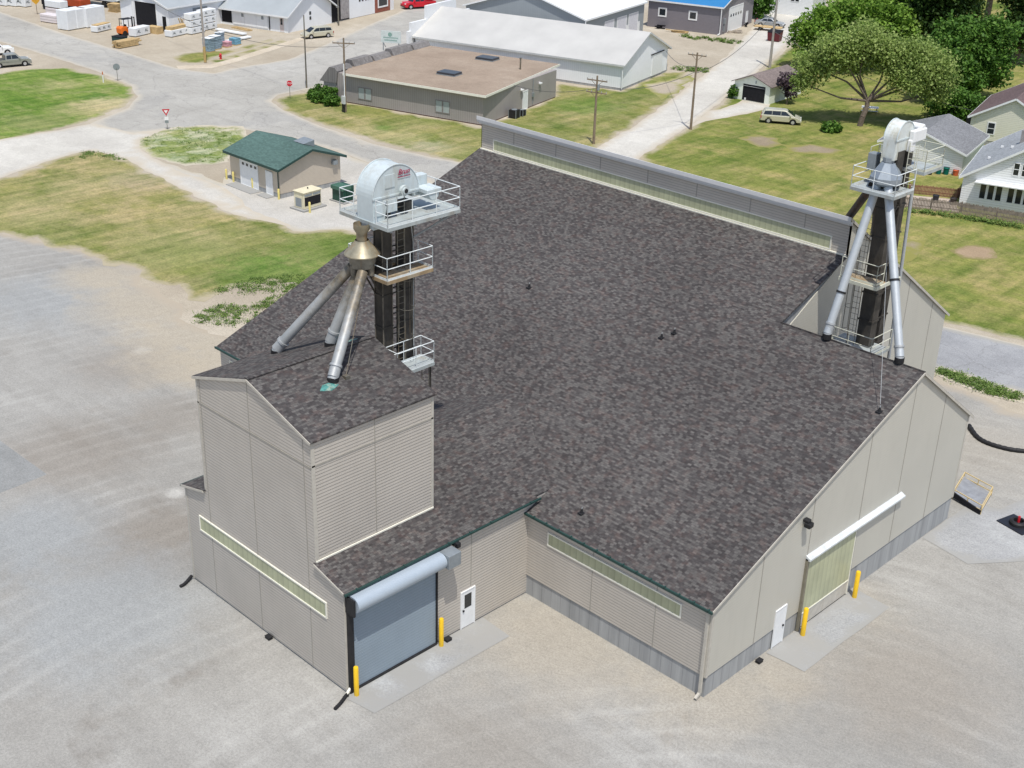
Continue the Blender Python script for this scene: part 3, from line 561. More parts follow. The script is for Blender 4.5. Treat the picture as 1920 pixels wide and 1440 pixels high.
# downspouts
d = MB(); d.box(-.22, -.10, -.16, -.04, .25, H-.05); d.bar((-.16, -.10, .27), (-.16, -.38, .1), .12); d.build('downspout', m_tantrim, wh)
d = MB(); d.box(XA+.03, XA+.13, YA+.12, YA+.22, .3, 5.1); d.bar((XA+.08, YA+.17, .32), (XA+.16, YA-.15, .12), .1); d.build('downspout', m_cream, wh)
# ridge caps
b = Multi(); b.bar((XRG, YA-.1, ZP+.1), (XRG, TB+.12, ZP+.1), .26, .04); b.build('ridge_cap', m_roof, wh)
# teal flashing patches on tower roof
b = Multi()
for (x, y) in ((-14.9, -8.35), (-17.3, -5.2)):
    z = ZP-abs(x-XRG)*st+.10
    s = -st if x > XRG else st
    vs = []
    for i in range(9):
        a = i/9*2*math.pi; rr = .32*(0.7+.5*random.random()); dx, dy = rr*math.cos(a)*.8, rr*math.sin(a)*1.6; vs.append((x+dx, y+dy, z+s*dx))
    b.slab(vs, .012)
b.build('flashing', paint('peeling_teal_paint', (0.07, 0.22, 0.20), 0.5, var=0.5, scale=5, dirt=(0.55, 0.50, 0.38, 3)), wh)

# ------------------------------------------------------------------ railing helper
def railing(b, pts, h=1.05, r=.022, closed=False, posts=1.4, z=None):
    seq = list(zip(pts[:-1], pts[1:]))
    for a, c in seq:
        a, c = Vector(a), Vector(c)
        for t in (h, h*.52): b.cyl(a+Vector((0, 0, t)), c+Vector((0, 0, t)), r, r, 6)
        n = max(1, round((c-a).length/posts))
        for i in range(n+1):
            p = a.lerp(c, i/n); b.cyl(p, p+Vector((0, 0, h)), r, r, 6)
        b.bar(a+Vector((0, 0, .05)), c+Vector((0, 0, .05)), .012, .12)
def ladder(b, p0, p1, side, w=.42):
    p0, p1 = Vector(p0), Vector(p1); s = Vector(side).normalized()*w/2
    b.cyl(p0-s, p1-s, .022, .022, 5); b.cyl(p0+s, p1+s, .022, .022, 5)
    n = int((p1-p0).length/.3)
    for i in range(n): q = p0.lerp(p1, (i+.5)/n); b.cyl(q-s, q+s, .013, .013, 5)
def cage(b, c, z0, z1, out, side, r=.36):
    o = Vector(out); s = Vector(side); c = Vector(c)
    n = max(2, int((z1-z0)/1.1)); hoops = []
    for i in range(n+1):
        z = z0+(z1-z0)*i/n; pts = [c+o*(r+r*math.sin(a))+s*(r*math.cos(a))+Vector((0, 0, z)) for a in [math.pi*(-.15+1.3*j/8) for j in range(9)]]
        b.tube(pts, .014, 4); hoops.append(pts)
    for j in (0, 2, 4, 6, 8): b.cyl(hoops[0][j], hoops[-1][j], .012, .012, 4)
def spout(name, top, end, r, par, mat, collar=True, mid=None, stain=0):
    b = LM(par); top, end = Vector(top), Vector(end); q_ = top.lerp(end, stain) if stain else top
    if stain: b.cyl(top, q_, r, r, 16, 1)
    b.cyl(q_, end, r, r, 16)
    o = b.build(name, [mat, m_galvd], par, smooth=True)
    d = (end-top).normalized(); c = LM(par)
    c.cyl(end-d*.55, end-d*.45, r*1.22, r*1.22, 16); c.cyl(end-d*.5, end+Vector((0, 0, -.12)), r*1.06, r*1.06, 16)
    c.cyl(end+Vector((0, 0, -.02)), end+Vector((0, 0, -.3)), r*1.12, r*1.12, 16, 1)
    c.build('collar', [m_galv, m_black], o, smooth=True)
    if mid: c = LM(par); q = top.lerp(end, mid); c.cyl(q-d*.05, q+d*.05, r*1.18, r*1.18, 16); c.build('coupling_ring', m_black, o, smooth=True)
    return o
def head_drum(cx, cy, cz, r, wx, par, mat, foot=1.2, neck=True):
    """half-round elevator head; flat faces towards +-x, rim along y"""
    n = 20
    prof = [(cy+r*math.cos(math.pi*i/n), cz+r*math.sin(math.pi*i/n)) for i in range(n+1)]
    prof += [(cy-r, cz-foot*.45), (cy-r*.45, cz-foot*.45), (cy-r*.25, cz-foot), (cy+r*.9, cz-foot)]
    b = MB(); b.prism([(y, z) for y, z in prof], 'x', cx-wx/2, cx+wx/2)
    o = b.build('head', mat, par, bevel=.02)
    t = MB()
    n2 = 24
    for s in (-1, 1):
        x = cx+s*wx/2; pts = [(x, cy+(r+.03)*math.cos(math.pi*i/n2), cz+(r+.03)*math.sin(math.pi*i/n2)) for i in range(n2+1)]; t.tube(pts, .03, 6)
        t.box(x-.03, x+.03, cy-r-.05, cy+r+.05, cz-.03, cz+.03)
    t.build('head_flange', mat, o)
    return o

# ------------------------------------------------------------------ bucket elevator 1
ex = -16.94
e1 = thing('bucket_elevator', 'tall bucket elevator with dark twin legs and three silver spouts on the square roof tower', 'grain elevator', (ex, -2.9, 6.0))
def rel(e, *p):  # world -> local of unrotated thing
    return (p[0]-e.location.x, p[1]-e.location.y, p[2]-e.location.z)
class LM(MB):
    """builder in world coords, written in the thing's local frame"""
    def __init__(s, e): super().__init__(); s.e = Vector(e.location); s.r = e.rotation_euler.z
    def build(s, *a, **k):
        mi = Matrix.Rotation(-s.r, 3, 'Z'); s.v = [tuple(mi @ (Vector(p)-s.e)) for p in s.v]; return super().build(*a, **k)
for yc in (-3.55, -2.28):
    b = LM(e1); b.box(ex-.27, ex+.27, yc-.27, yc+.27, 6.0, 18.9)
    z = 7.0
    while z < 18.3:
        b.box(ex-.31, ex+.31, yc-.31, yc+.31, z, z+.07); z += 1.55
    b.build('leg_casing', m_leg, e1)
b = LM(e1); z = 7.8
while z < 18:
    for x in (ex-.26, ex+.26): b.bar((x, -3.3, z), (x, -2.55, z), .05)
    z += 1.0
b.build('tie_bars', m_leg, e1)
b = Multi(); _o = e1.location
for yc in (-3.55, -2.28):
    for sx_ in (-1, 1):
        for sy_ in (-1, 1): b.box(sx_*.275-.022, sx_*.275+.022, yc-_o.y+sy_*.275-.022, yc-_o.y+sy_*.275+.022, .05, 12.2)
b.build('leg_angle', paint('worn_leg_edge', (.17, .15, .12), .6, .2, var=.5, scale=1.5), e1)
b = LM(e1)
b.box(ex-.5, ex+.56, -4.48, -1.92, 19.35, 19.5)
b.build('head_base', m_head, e1)
# head
hb = LM(e1); n = 24; hx0, hx1, hy, hz, hr = ex-.55, ex+.55, -3.22, 19.50, 1.28
prof = [(hy+hr*math.cos(math.pi*i/n), hz+hr*math.sin(math.pi*i/n)) for i in range(n+1)]
prof += [(hy-hr, 18.1), (hy-hr+.55, 18.1), (hy-hr+.75, 19.0), (hy-.75, 19.35), (hy+hr, 19.35)]
hb.prism(prof, 'x', hx0, hx1); head = hb.build('head', m_head, e1, bevel=.015)
b = LM(e1)
for x in (hx0, hx1):
    b.tube([(x, hy+(hr+.02)*math.cos(math.pi*i/24), hz+(hr+.02)*math.sin(math.pi*i/24)) for i in range(25)], .028, 6)
    b.box(x-.035, x+.035, hy-hr-.03, hy+hr+.03, 19.44, 19.51)
b.box(hx1, hx1+.03, hy-.62, hy-.08, 19.85, 20.42); b.box(hx1, hx1+.035, -4.45, -3.95, 18.7, 19.2); b.box(hx1-.02, hx1+.05, -3.75, -3.2, 18.75, 19.3)
b.cyl((hx0-.3, hy+.35, 19.62), (hx1+.28, hy+.35, 19.62), .16, .16, 14)
b.cyl((hx1+.1, hy+.35, 19.62), (hx1+.22, hy+.35, 19.62), .24, .24, 14)
b.build('head_flange', m_head, head)
b = LM(e1); b.cyl((hx1+.22, hy+.35, 19.62), (hx1+.30, hy+.35, 19.62), .10, .10, 12); b.build('shaft_bearing', m_black, head)
text_part('Brun', .34, paint('faded_red_logo', (.35, .03, .08), .5), head, rel(e1, hx1+.04, hy+.42, 20.42), (R(90), 0, R(90)), 'logo', shear=.35)
b = LM(e1); b.box(hx1+.03, hx1+.04, hy+.08, hy+.8, 20.20, 20.23); b.build('logo_underline', MATS['faded_red_logo'], head)
# motor + belt guard behind
b = LM(e1); b.box(ex+.1, ex+.95, -1.75, -.9, 19.25, 19.45); b.cyl((ex+.2, -1.3, 19.2), (ex+.9, -1.3, 19.2), .3, .3, 14); b.box(ex-.3, ex+.1, -1.9, -1.0, 19.0, 19.9)
b.build('drive_motor', m_head, e1, bevel=.03)
# decks
def deck(e, x0, x1, y0, y1, z, mat, name='platform', th=.14):
    b = LM(e); b.box(x0, x1, y0, y1, z-th*.4, z); b.box(x0, x1, y0, y0+.05, z-th-.02, z-th*.4-.001); b.box(x0, x1, y1-.05, y1, z-th-.02, z-th*.4-.001)
    b.box(x1-.05, x1, y0+.051, y1-.051, z-th-.02, z-th*.4-.001); b.box(x0, x0+.05, y0+.051, y1-.051, z-th-.02, z-th*.4-.001)
    return b.build(name, mat, e)
dk = deck(e1, ex-1.75, ex+1.55, -4.55, -.30, 18.45, m_deck)
b = LM(e1); x0, x1, y0, y1, z = ex-1.72, ex+1.52, -4.52, -.33, 18.45
railing(b, [(ex+.75, y0, z), (x1, y0, z), (x1, y1, z), (x0, y1, z), (x0, y0, z), (ex-.75, y0, z)]); b.build('guard_rail', m_rail, dk)
b = LM(e1)
for y in (-4.3, -2.9, -1.4, -.5): b.bar((ex-1.7, y, 18.26), (ex+1.5, y, 18.26), .07, .14)
b.bar((ex+.3, -2.0, 17.2), (ex+1.3, -.6, 18.2), .07); b.bar((ex-.3, -2.0, 17.2), (ex-1.4, -.6, 18.2), .07); b.build('deck_beam', m_gmetal, dk)
dk2 = deck(e1, ex+.32, ex+1.35, -4.45, -1.75, 15.95, m_rust)
b = LM(e1); railing(b, [(ex+.34, -4.42, 15.95), (ex+1.32, -4.42, 15.95), (ex+1.32, -1.78, 15.95), (ex+.34, -1.78, 15.95)]); b.build('guard_rail', m_rail, dk2)
dk3 = deck(e1, ex-1.35, ex-.32, -4.45, -1.9, 15.95, m_rust)
b = LM(e1); railing(b, [(ex-.34, -4.42, 15.95), (ex-1.32, -4.42, 15.95), (ex-1.32, -1.93, 15.95)]); b.build('guard_rail', m_rail, dk3)
dk4 = deck(e1, ex+.5, ex+1.45, -4.0, -1.75, 11.35, m_deck)
b = LM(e1); railing(b, [(ex+.52, -3.97, 11.35), (ex+1.42, -3.97, 11.35), (ex+1.42, -1.78, 11.35), (ex+.52, -1.78, 11.35), (ex+.52, -3.9, 11.35)]); b.build('guard_rail', m_rail, dk4)
b = LM(e1); ladder(b, (ex+.5, -2.92, 6.6), (ex+.5, -2.92, 19.3), (0, 1, 0)); ladder(b, (ex+1.3, -2.2, 6.4), (ex+1.3, -2.2, 11.3), (0, 1, 0)); cage(b, (ex+.5, -2.92, 0), 12.8, 15.6, (1, 0, 0), (0, 1, 0)); b.build('ladder', m_galvd, e1)
b = LM(e1); b.tube([(ex+.32, -2.05, 6.3), (ex+.32, -2.05, 17), (ex+.42, -2.2, 17.5), (ex+.34, -2.25, 18.4)], .03, 6); b.build('conduit', m_galv, e1)
b = LM(e1)
for a_, c_ in (((ex+.7, -3.7, 11.2), (ex+.5, -3.2, 9.6)), ((ex+1.2, -1.8, 11.2), (ex+1.2, -1.8, 7.2)), ((ex+.9, -2.6, 11.2), (ex+.9, -2.6, 6.9)), ((ex-.2, -3.9, 14.9), (ex-.1, -4.9, 16.6)), ((ex+.2, -3.9, 14.9), (ex+.3, -4.9, 16.6))): b.bar(a_, c_, .06)
b.build('brace', m_leg, e1)
# distributor
def stained():
    k = NT('stained_spout_steel'); sx = k.n('ShaderNodeSeparateXYZ'); k.l(k.coord(), sx.inputs[0])
    d = k.math('ADD', k.math('MULTIPLY', sx.outputs[2], .1), k.math('MULTIPLY', k.math('SUBTRACT', k.noise(1.3, 5, .7), .5), .5))
    col = k.mix(k.step(d, .78, 1.08), k.ramp(k.noise(1.5, 5), [(.3, (.36, .375, .375, 1)), (.7, (.45, .46, .46, 1))]), k.ramp(k.noise(2.2, 5, .7), [(.35, (.13, .115, .09, 1)), (.6, (.26, .21, .14, 1))]))
    return k.done(col, .5, .35, .4)
m_stain = stained()
cy = -4.72
b = LM(e1); b.rev([(.36, 18.35), (.36, 18.1), (.24, 17.9), (.24, 17.58)], (ex, cy), 20); b.rev([(.30, 17.60), (.34, 17.52), (.80, 17.00), (.80, 16.96), (.62, 16.94)], (ex, cy), 24)
b.build('distributor_cone', paint('stained_stainless', (0.33, 0.30, 0.22), 0.45, 0.4, var=0.3, scale=1.6, dirt=(0.35, 0.20, 0.07, 1.5)), e1, smooth=True)
b = LM(e1)
b.rev([(.60, 16.95), (.60, 16.62), (.56, 16.6), (.56, 16.4), (.1, 16.35)], (ex, cy), 20)
for i in range(6):
    a = i*math.pi/3+.3; b.cyl((ex+.42*math.cos(a), cy+.42*math.sin(a), 16.5), (ex+.42*math.cos(a), cy+.42*math.sin(a), 16.05), .17, .15, 10)
b.build('distributor_ring', m_galvd, e1, smooth=True)
for nm, tp, en in (('a', (ex-.42, cy-.25, 16.3), (-20.1, -7.30, 12.12)), ('b', (ex-.05, cy-.1, 16.3), (-17.85, -5.95, 12.85)), ('c', (ex+.38, cy-.3, 16.3), (-15.22, -7.86, 12.60))):
    spout('spout', tp, en, .235, e1, m_stain)
b = LM(e1); b.cyl((-15.08, -7.25, 12.5), (ex+.3, cy, 16.6), .018, .018, 5); b.box(-15.2, -14.95, -7.37, -7.12, 12.3, 12.52); b.build('brace_rod', m_galvd, e1)
# ------------------------------------------------------------------ bucket elevator 2
fx, fy = -4.9, 19.1
e2 = thing('bucket_elevator', 'tall bucket elevator behind the east ridge with long silver spouts and pale octagonal hopper', 'grain elevator', (fx, fy, 0))
b = LM(e2)
b.box(fx-.5, fx+.25, fy-.30, fy+.30, 8.0, 20.0); b.box(fx-.45, fx+.1, fy+.9, fy+1.45, 7.2, 20.0)
z = 9.5
while z < 17.5: b.box(fx-.55, fx+.3, fy-.34, fy+.34, z, z+.08); b.box(fx-.5, fx+.15, fy+.86, fy+1.49, z, z+.08); b.bar((fx+.1, fy+.3, z), (fx+.1, fy+.9, z), .06); z += 1.5
b.build('leg_casing', m_leg, e2)
# head drum
b = LM(e2); n = 20; cy2, cz2, r2 = fy+.2, 20.6, .82
prof = [(cy2+r2*math.cos(math.pi*i/n), cz2+r2*math.sin(math.pi*i/n)) for i in range(n+1)]+[(cy2-r2, 19.6), (cy2-r2+.5, 19.6), (cy2-r2+.55, 19.95), (cy2+r2, 19.95)]
b.prism(prof, 'x', fx-.5, fx+.2); head2 = b.build('head', paint('weathered_white_steel', (.66, .70, .68), .45, .05, var=.06, dirt=(.36, .30, .16, 1.2)), e2, bevel=.02)
b = LM(e2)
for x in (fx-.5, fx+.2):
    b.tube([(x, cy2+(r2+.02)*math.cos(math.pi*i/20), cz2+(r2+.02)*math.sin(math.pi*i/20)) for i in range(21)], .028, 6)
    b.box(x-.03, x+.03, cy2-r2-.03, cy2+r2+.03, 20.55, 20.62)
b.build('head_flange', m_head, head2)
b = LM(e2); b.box(fx+.22, fx+.5, fy+.5, fy+1.75, 20.35, 20.95); b.cyl((fx-.2, fy+1.45, 20.95), (fx+.45, fy+1.45, 20.95), .2, .2, 14); b.box(fx+.2, fx+.45, fy+.45, fy+.9, 19.9, 20.5); b.build('drive_motor', m_white, e2, bevel=.05)
# octagonal hopper + pipe
hy2 = fy-.75
b = LM(e2); b.rev([(.30, 19.7), (.30, 19.5), (.26, 19.48), (.36, 19.44), (.82, 18.75), (.82, 18.5), (.6, 18.35)], (fx-.15, hy2+.3), 8)
b.build('distributor_hopper', paint('blue_grey_sheet', (0.30, 0.34, 0.38), 0.42, 0.4, var=.1), e2)
b = LM(e2); b.box(fx-1.3, fx-.85, hy2+.3, hy2+.8, 18.9, 19.7); b.build('control_box', m_gmetal, e2, bevel=.03)
d1 = deck(e2, fx-1.45, fx+1.0, hy2-.75, hy2+1.15, 18.15, m_deck)
b = LM(e2); x0, x1, y0, y1, z = fx-1.42, fx+.97, hy2-.72, hy2+1.12, 18.15
railing(b, [(x0, y1, z), (x0, y0, z), (x1, y0, z), (x1, y1, z)]); b.build('guard_rail', m_rail, d1)
d2 = deck(e2, fx-1.0, fx+1.2, fy+.75, fy+2.6, 19.0, m_deck)
b = LM(e2); x0, x1, y0, y1, z = fx-.97, fx+1.17, fy+.78, fy+2.57, 19.0
railing(b, [(fx+.6, y0, z), (x1, y0, z), (x1, y1, z), (x0, y1, z), (x0, y0, z)]); b.build('guard_rail', m_railc, d2)
b = LM(e2); railing(b, [(fx-1.4, hy2+.7, 18.7), (fx-1.4, hy2+1.5, 18.7), (fx-.7, hy2+1.5, 18.7)], 1.2); b.build('guard_rail', m_railc, d1); b = LM(e2); ladder(b, (fx+.65, fy+.4, 18.2), (fx+.65, fy+.4, 20.4), (1, 0, 0), .5); b.build('ladder', m_railc, d1)
d3 = deck(e2, fx-1.4, fx+.7, fy-1.35, fy-.32, 13.4, m_rust)
b = LM(e2); railing(b, [(fx-1.38, fy-1.3, 13.4), (fx+.65, fy-1.3, 13.4), (fx+.65, fy-.6, 13.4)]); b.bar((fx-1.4, fy-1.38, 13.3), (fx+.74, fy-1.38, 13.3), .08, .18); b.bar((fx+.74, fy-1.38, 13.3), (fx+.74, fy+1.0, 13.3), .08, .18); b.build('guard_rail', m_railc, d3)
d4 = deck(e2, fx-1.7, fx+1.0, fy-1.4, fy+.6, 9.6, m_deck)
b = LM(e2); railing(b, [(fx-1.68, fy-.4, 9.6), (fx-1.68, fy-1.38, 9.6), (fx+.98, fy-1.38, 9.6), (fx+.98, fy+.6, 9.6)]); b.build('guard_rail', m_railc, d4)
b = LM(e2); ladder(b, (fx-.7, fy-.5, 9.0), (fx-.7, fy-.5, 16.7), (1, 0, 0)); cage(b, (fx-.7, fy-.45, 0), 10.4, 15.8, (-.5, -.9, 0), (.9, -.5, 0), .3); b.build('ladder', m_galvd, e2)
m_galvb = paint('bright_galvanised', (0.50, 0.53, 0.55), 0.5, 0.4, var=.06)
spout('spout', (fx-.4, hy2+.0, 18.3), (-5.29, YR-.05, ZR+.42), .21, e2, m_galvb, mid=.72)
spout('spout', (fx+.2, hy2+.0, 18.3), (-1.30, YR+.05, ZR+.42), .21, e2, m_galvb, mid=.55)
m_dkpipe = paint('sooty_spout_steel', (0.045, 0.035, 0.028), 0.6, .2, var=.3, dirt=(.12, .06, .03, 1))
spout('spout', (fx-.7, hy2+.1, 18.2), (-10.2, 24.2, 13.6), .21, e2, m_dkpipe); spout('spout', (fx-.5, hy2+.3, 18.2), (-9.0, 26.0, 12.6), .21, e2, m_dkpipe)
b = LM(e2); b.cyl((fx+.75, fy+.7, 18.2), (fx+.45, fy+1.8, 8.5), .09, .09, 10); b.build('vent_pipe', m_galvb, e2, smooth=True)

# ------------------------------------------------------------------ small roof items
def roof_anchor(x, y, label, to=None):
    z = H+SL*y+.08
    t = thing('cable_anchor', label, 'roof anchor', (x, y, z), 0, 'black anchors on the shingle roof'); t.scale = (.75,)*3
    b = MB(); b.box(-.17, .17, -.2, .2, 0, .05); b.cyl((0, 0, .05), (0, .03, .3), .10, .07, 10); b.build('anchor_foot', m_black, t)
    b = MB(); b.cyl((0, 0, .25), (0, .05, .42), .03, .03, 6); b.build('anchor_eye', m_galv, t)
    if to:
        c = MB(); c.cyl((x, y, z+.4), to, .012, .012, 4); o = c.build('guy_cable', m_galv)
        tag(o, 'thin steel cable rising from the '+label, 'cable', 'guy cables of the elevators')
    return t
roof_anchor(-22.65, 12.02, 'lone small black anchor high on the left of the shingle roof')
roof_anchor(-12.93, 12.03, 'left of the paired black anchors mid roof')
roof_anchor(-12.55, 12.60, 'right of the paired black anchors mid roof')
roof_anchor(-.32, 12.5, 'black anchor near the east rake edge', (fx+.1, fy, 16.6))
roof_anchor(-8.43, 1.05, 'low black roof anchor above the south window strip')

# ------------------------------------------------------------------ bollards, hoses, boxes
def bollard(x, y, h, r, label, group, mat=m_yellow, z=0):
    t = thing('bollard', label, 'bollard', (x, y, z), 0, group)
    b = MB(); b.rev([(r, 0), (r, h-.03), (r*.8, h), (0.001, h+.012)], (0, 0), 18); b.build('post', mat, t, smooth=True)
    return t
gb = 'yellow steel bollards beside the warehouse doors'
bollard(-10.45, -10.80, 1.52, .11, 'yellow bollard at the left foot of the roll-up door', gb)
bollard(-10.53, -5.80, 1.52, .11, 'yellow bollard between the roll-up door and the white man door', gb)
bollard(.42, 7.10, 1.52, .115, 'yellow bollard nearest the white door of the east wall', gb)
bollard(.45, 11.62, 1.52, .115, 'yellow bollard at the far end of the green sliding door', gb)
def hose(pts, r, name, label, cat, mat=m_black, parts=False):
    P = [Vector(p) for p in pts]; out = []
    for i in range(len(P)-1):
        p0 = P[max(i-1, 0)]; p1 = P[i]; p2 = P[i+1]; p3 = P[min(i+2, len(P)-1)]
        for k in range(8):
            t = k/8; out.append(.5*((2*p1)+(p2-p0)*t+(2*p0-5*p1+4*p2-p3)*t*t+(3*p1-p0-3*p2+p3)*t**3))
    out.append(P[-1]); b = MB()
    for i, (a, c) in enumerate(zip(out[:-1], out[1:])): b.cyl(a, c, r*(1 if i % 2 else 1.12), r*(1 if i % 2 else 1.12), 10)
    o = b.build(name, mat, None, smooth=True); tag(o, label, cat); return o
g1, g2 = G(648, 1303), G(628, 1332)
hose([(XA+.2, YA-.12, .16), (g1.x+.15, g1.y-.1, .1), ((g1.x+g2.x)/2+.1, (g1.y+g2.y)/2-.05, .08), (g2.x, g2.y, .08)], .075, 'drain_hose', 'short black drain hose at the front corner by the roll-up door', 'hose')
g3, g4 = G(360, 1090), G(338, 1102)
hose([(XW-.05, YA-.08, .16), (g4.x*.6+g3.x*.4, g4.y*.6+g3.y*.4, .09), (g4.x, g4.y, .08)], .075, 'drain_hose', 'short black drain hose at the far left corner of the annex', 'hose')
hose([(*G(1816, 802).xy, .15), (*G(1835, 825).xy, .12), (*G(1870, 840).xy, .12), (*G(1920, 849).xy, .12), (*G(2010, 850).xy, .12)], .13, 'drain_pipe', 'long curved black corrugated pipe on the gravel at the right edge', 'pipe')
def bait(x, y, rz, label):
    t = thing('bait_station', label, 'bait box', (x, y, 0), rz, 'black bait boxes along the walls')
    b = MB(); b.box(-.16, .16, -.12, .12, 0, .12); b.build('box', m_black, t, bevel=.03); c = MB(); c.box(-.17, .17, -.13, .13, .125, .16); c.build('lid', m_black, t, bevel=.02)
g = G(493, 1203); bait(g.x, YA-.16, 0, 'small black box on the gravel under the annex front wall')
bait(-10.6, -5.32, R(90), 'small black box between the bollard and the windowed door')
bait(.2, 3.9, R(90), 'small black box on the gravel left of the white east door')
# hopper / conveyor with yellow rails and pit cover
cv = thing('conveyor_hopper', 'low steel intake hopper with pale yellow rails beside the back corner', 'hopper', (-.9, 24.9, 0), R(0))
b = MB()
g = [G(1786, 935), G(1838, 965), G(1858, 930), G(1806, 902)]
o_ = cv.location
q = [Vector((p.x-o_.x, p.y-o_.y, 0)) for p in g]
b.add([q[0]+Vector((0, 0, .32)), q[1]+Vector((0, 0, .12)), q[2]+Vector((0, 0, .12)), q[3]+Vector((0, 0, .32)), q[0], q[1], q[2], q[3]], [(0, 1, 2, 3), (0, 4, 5, 1), (3, 2, 6, 7), (0, 3, 7, 4), (1, 5, 6, 2), (4, 7, 6, 5)])
b.build('chute', paint('scuffed_grey_steel', (.33, .34, .36), .5, .3, var=.2), cv)
b = MB()
for h_ in (.28, .58):
    for i in range(4): b.bar(q[i]+Vector((0, 0, h_)), q[(i+1) % 4]+Vector((0, 0, h_)), .045)
for i in range(4): b.bar(q[i], q[i]+Vector((0, 0, .58)), .05)
m_ = (q[0]+q[1])/2; b.bar(m_, m_+Vector((0, 0, .58)), .045); m_ = (q[2]+q[3])/2; b.bar(m_, m_+Vector((0, 0, .58)), .045)
b.build('guard_rail', paint('pale_yellow_rail', (.62, .48, .24), .6), cv)
b = MB(); b.bar(q[0]+Vector((.0, -.05, .3)), q[1]+Vector((0, -.05, .12)), .1, .3); b.build('belt_frame', m_dark, cv)
pc = G(1908, 985)
pt = thing('pit_cover', 'black square pit cover with round collar and red valve handle', 'pit cover', (pc.x, pc.y, .02), R(-14))
b = MB(); b.box(-.85, .85, -.7, .7, 0, .06); b.build('plate', paint('black_plate', (.02, .022, .03), .4), pt)
b = MB(); b.rev([(.46, .06), (.46, .22), (.38, .3), (.27, .3), (.27, .1)], (0, 0), 24); b.build('collar', m_black, pt, smooth=True)
b = MB(); b.cyl((0, 0, .12), (0, 0, .55), .07, .07, 12); b.box(-.1, .1, -.1, .1, .06, .12); b.build('valve_handle', m_red, pt)
# ================================================================== TOWN BUILDINGS
m_wsid = siding('white_metal_siding', (0.84, 0.86, 0.88), 0.3, vert=True, strength=0.3, line_shade=0.93, dirt=0.05)
m_wsidh = siding('white_lap_siding', (0.86, 0.87, 0.87), 0.22, strength=0.6, line_shade=0.82, dirt=0.04)
m_ysidh = siding('cream_lap_siding', (0.76, 0.74, 0.62), 0.2, strength=0.4, line_shade=0.88, dirt=0.05)
m_gsid = siding('taupe_ribbed_siding', (0.35, 0.32, 0.305), 0.3, vert=True, strength=0.5, line_shade=0.82)
m_psid = siding('purple_grey_siding', (0.22, 0.205, 0.225), 0.2, strength=0.4, line_shade=0.88, dirt=0.04)
m_grsid = siding('mid_grey_siding', (0.30, 0.33, 0.35), 0.3, vert=True, strength=0.3, line_shade=0.92, dirt=0.05)
m_usid = siding('utility_tan_siding', (0.56, 0.49, 0.40), 0.12, strength=0.6, line_shade=0.8)
m_bsid = siding('pale_blue_siding', (0.42, 0.48, 0.52), 0.2, strength=0.4, line_shade=0.88)
def metal_roof(name, c, rough=0.4, swap=False):
    k = NT(name); o = k.coord(); sx = k.n('ShaderNodeSeparateXYZ'); k.l(o, sx.inputs[0])
    ph = k.math('FRACT', k.math('MULTIPLY', sx.outputs[1 if swap else 0], 1.1))
    g = k.ramp(ph, [(0.0, (1, 1, 1, 1)), (0.06, (0, 0, 0, 1)), (0.94, (0, 0, 0, 1)), (1, (1, 1, 1, 1))])
    col = k.ramp(k.noise(0.25, 5), [(0.3, tuple(x*.9 for x in c)+(1,)), (0.7, tuple(min(1, x*1.06) for x in c)+(1,))])
    k.bump(g, 0.3, 0.03); return k.done(col, rough, 0.1, 0.4)
m_rwhite = metal_roof('off_white_metal_roof', (0.56, 0.55, 0.52)); m_rbright = metal_roof('bright_white_metal_roof', (0.85, 0.87, 0.85), swap=True)
m_rgrey = metal_roof('grey_metal_roof', (0.40, 0.43, 0.44)); m_rblue = metal_roof('blue_metal_roof', (0.04, 0.22, 0.48))
def shg(nm, c, swap=False):
    a = [tuple(x*f for x in c)+(1,) for f in (.8, .92, 1.05, 1.2)]; return shingle(nm, a+[a[0], a[3]], swap, bw=.3, rh=.15, blot=.2)
m_sgrey = shg('grey_shingles', (0.20, 0.205, 0.215), True); m_sbrown = shg('brown_shingles', (0.145, 0.105, 0.105), True); m_sgreen = shg('green_shingles', (0.085, 0.145, 0.13)); m_slight = shg('light_grey_shingles', (0.34, 0.36, 0.38), True); m_garr = shg('worn_brown_shingles', (0.20, 0.165, 0.155), True)
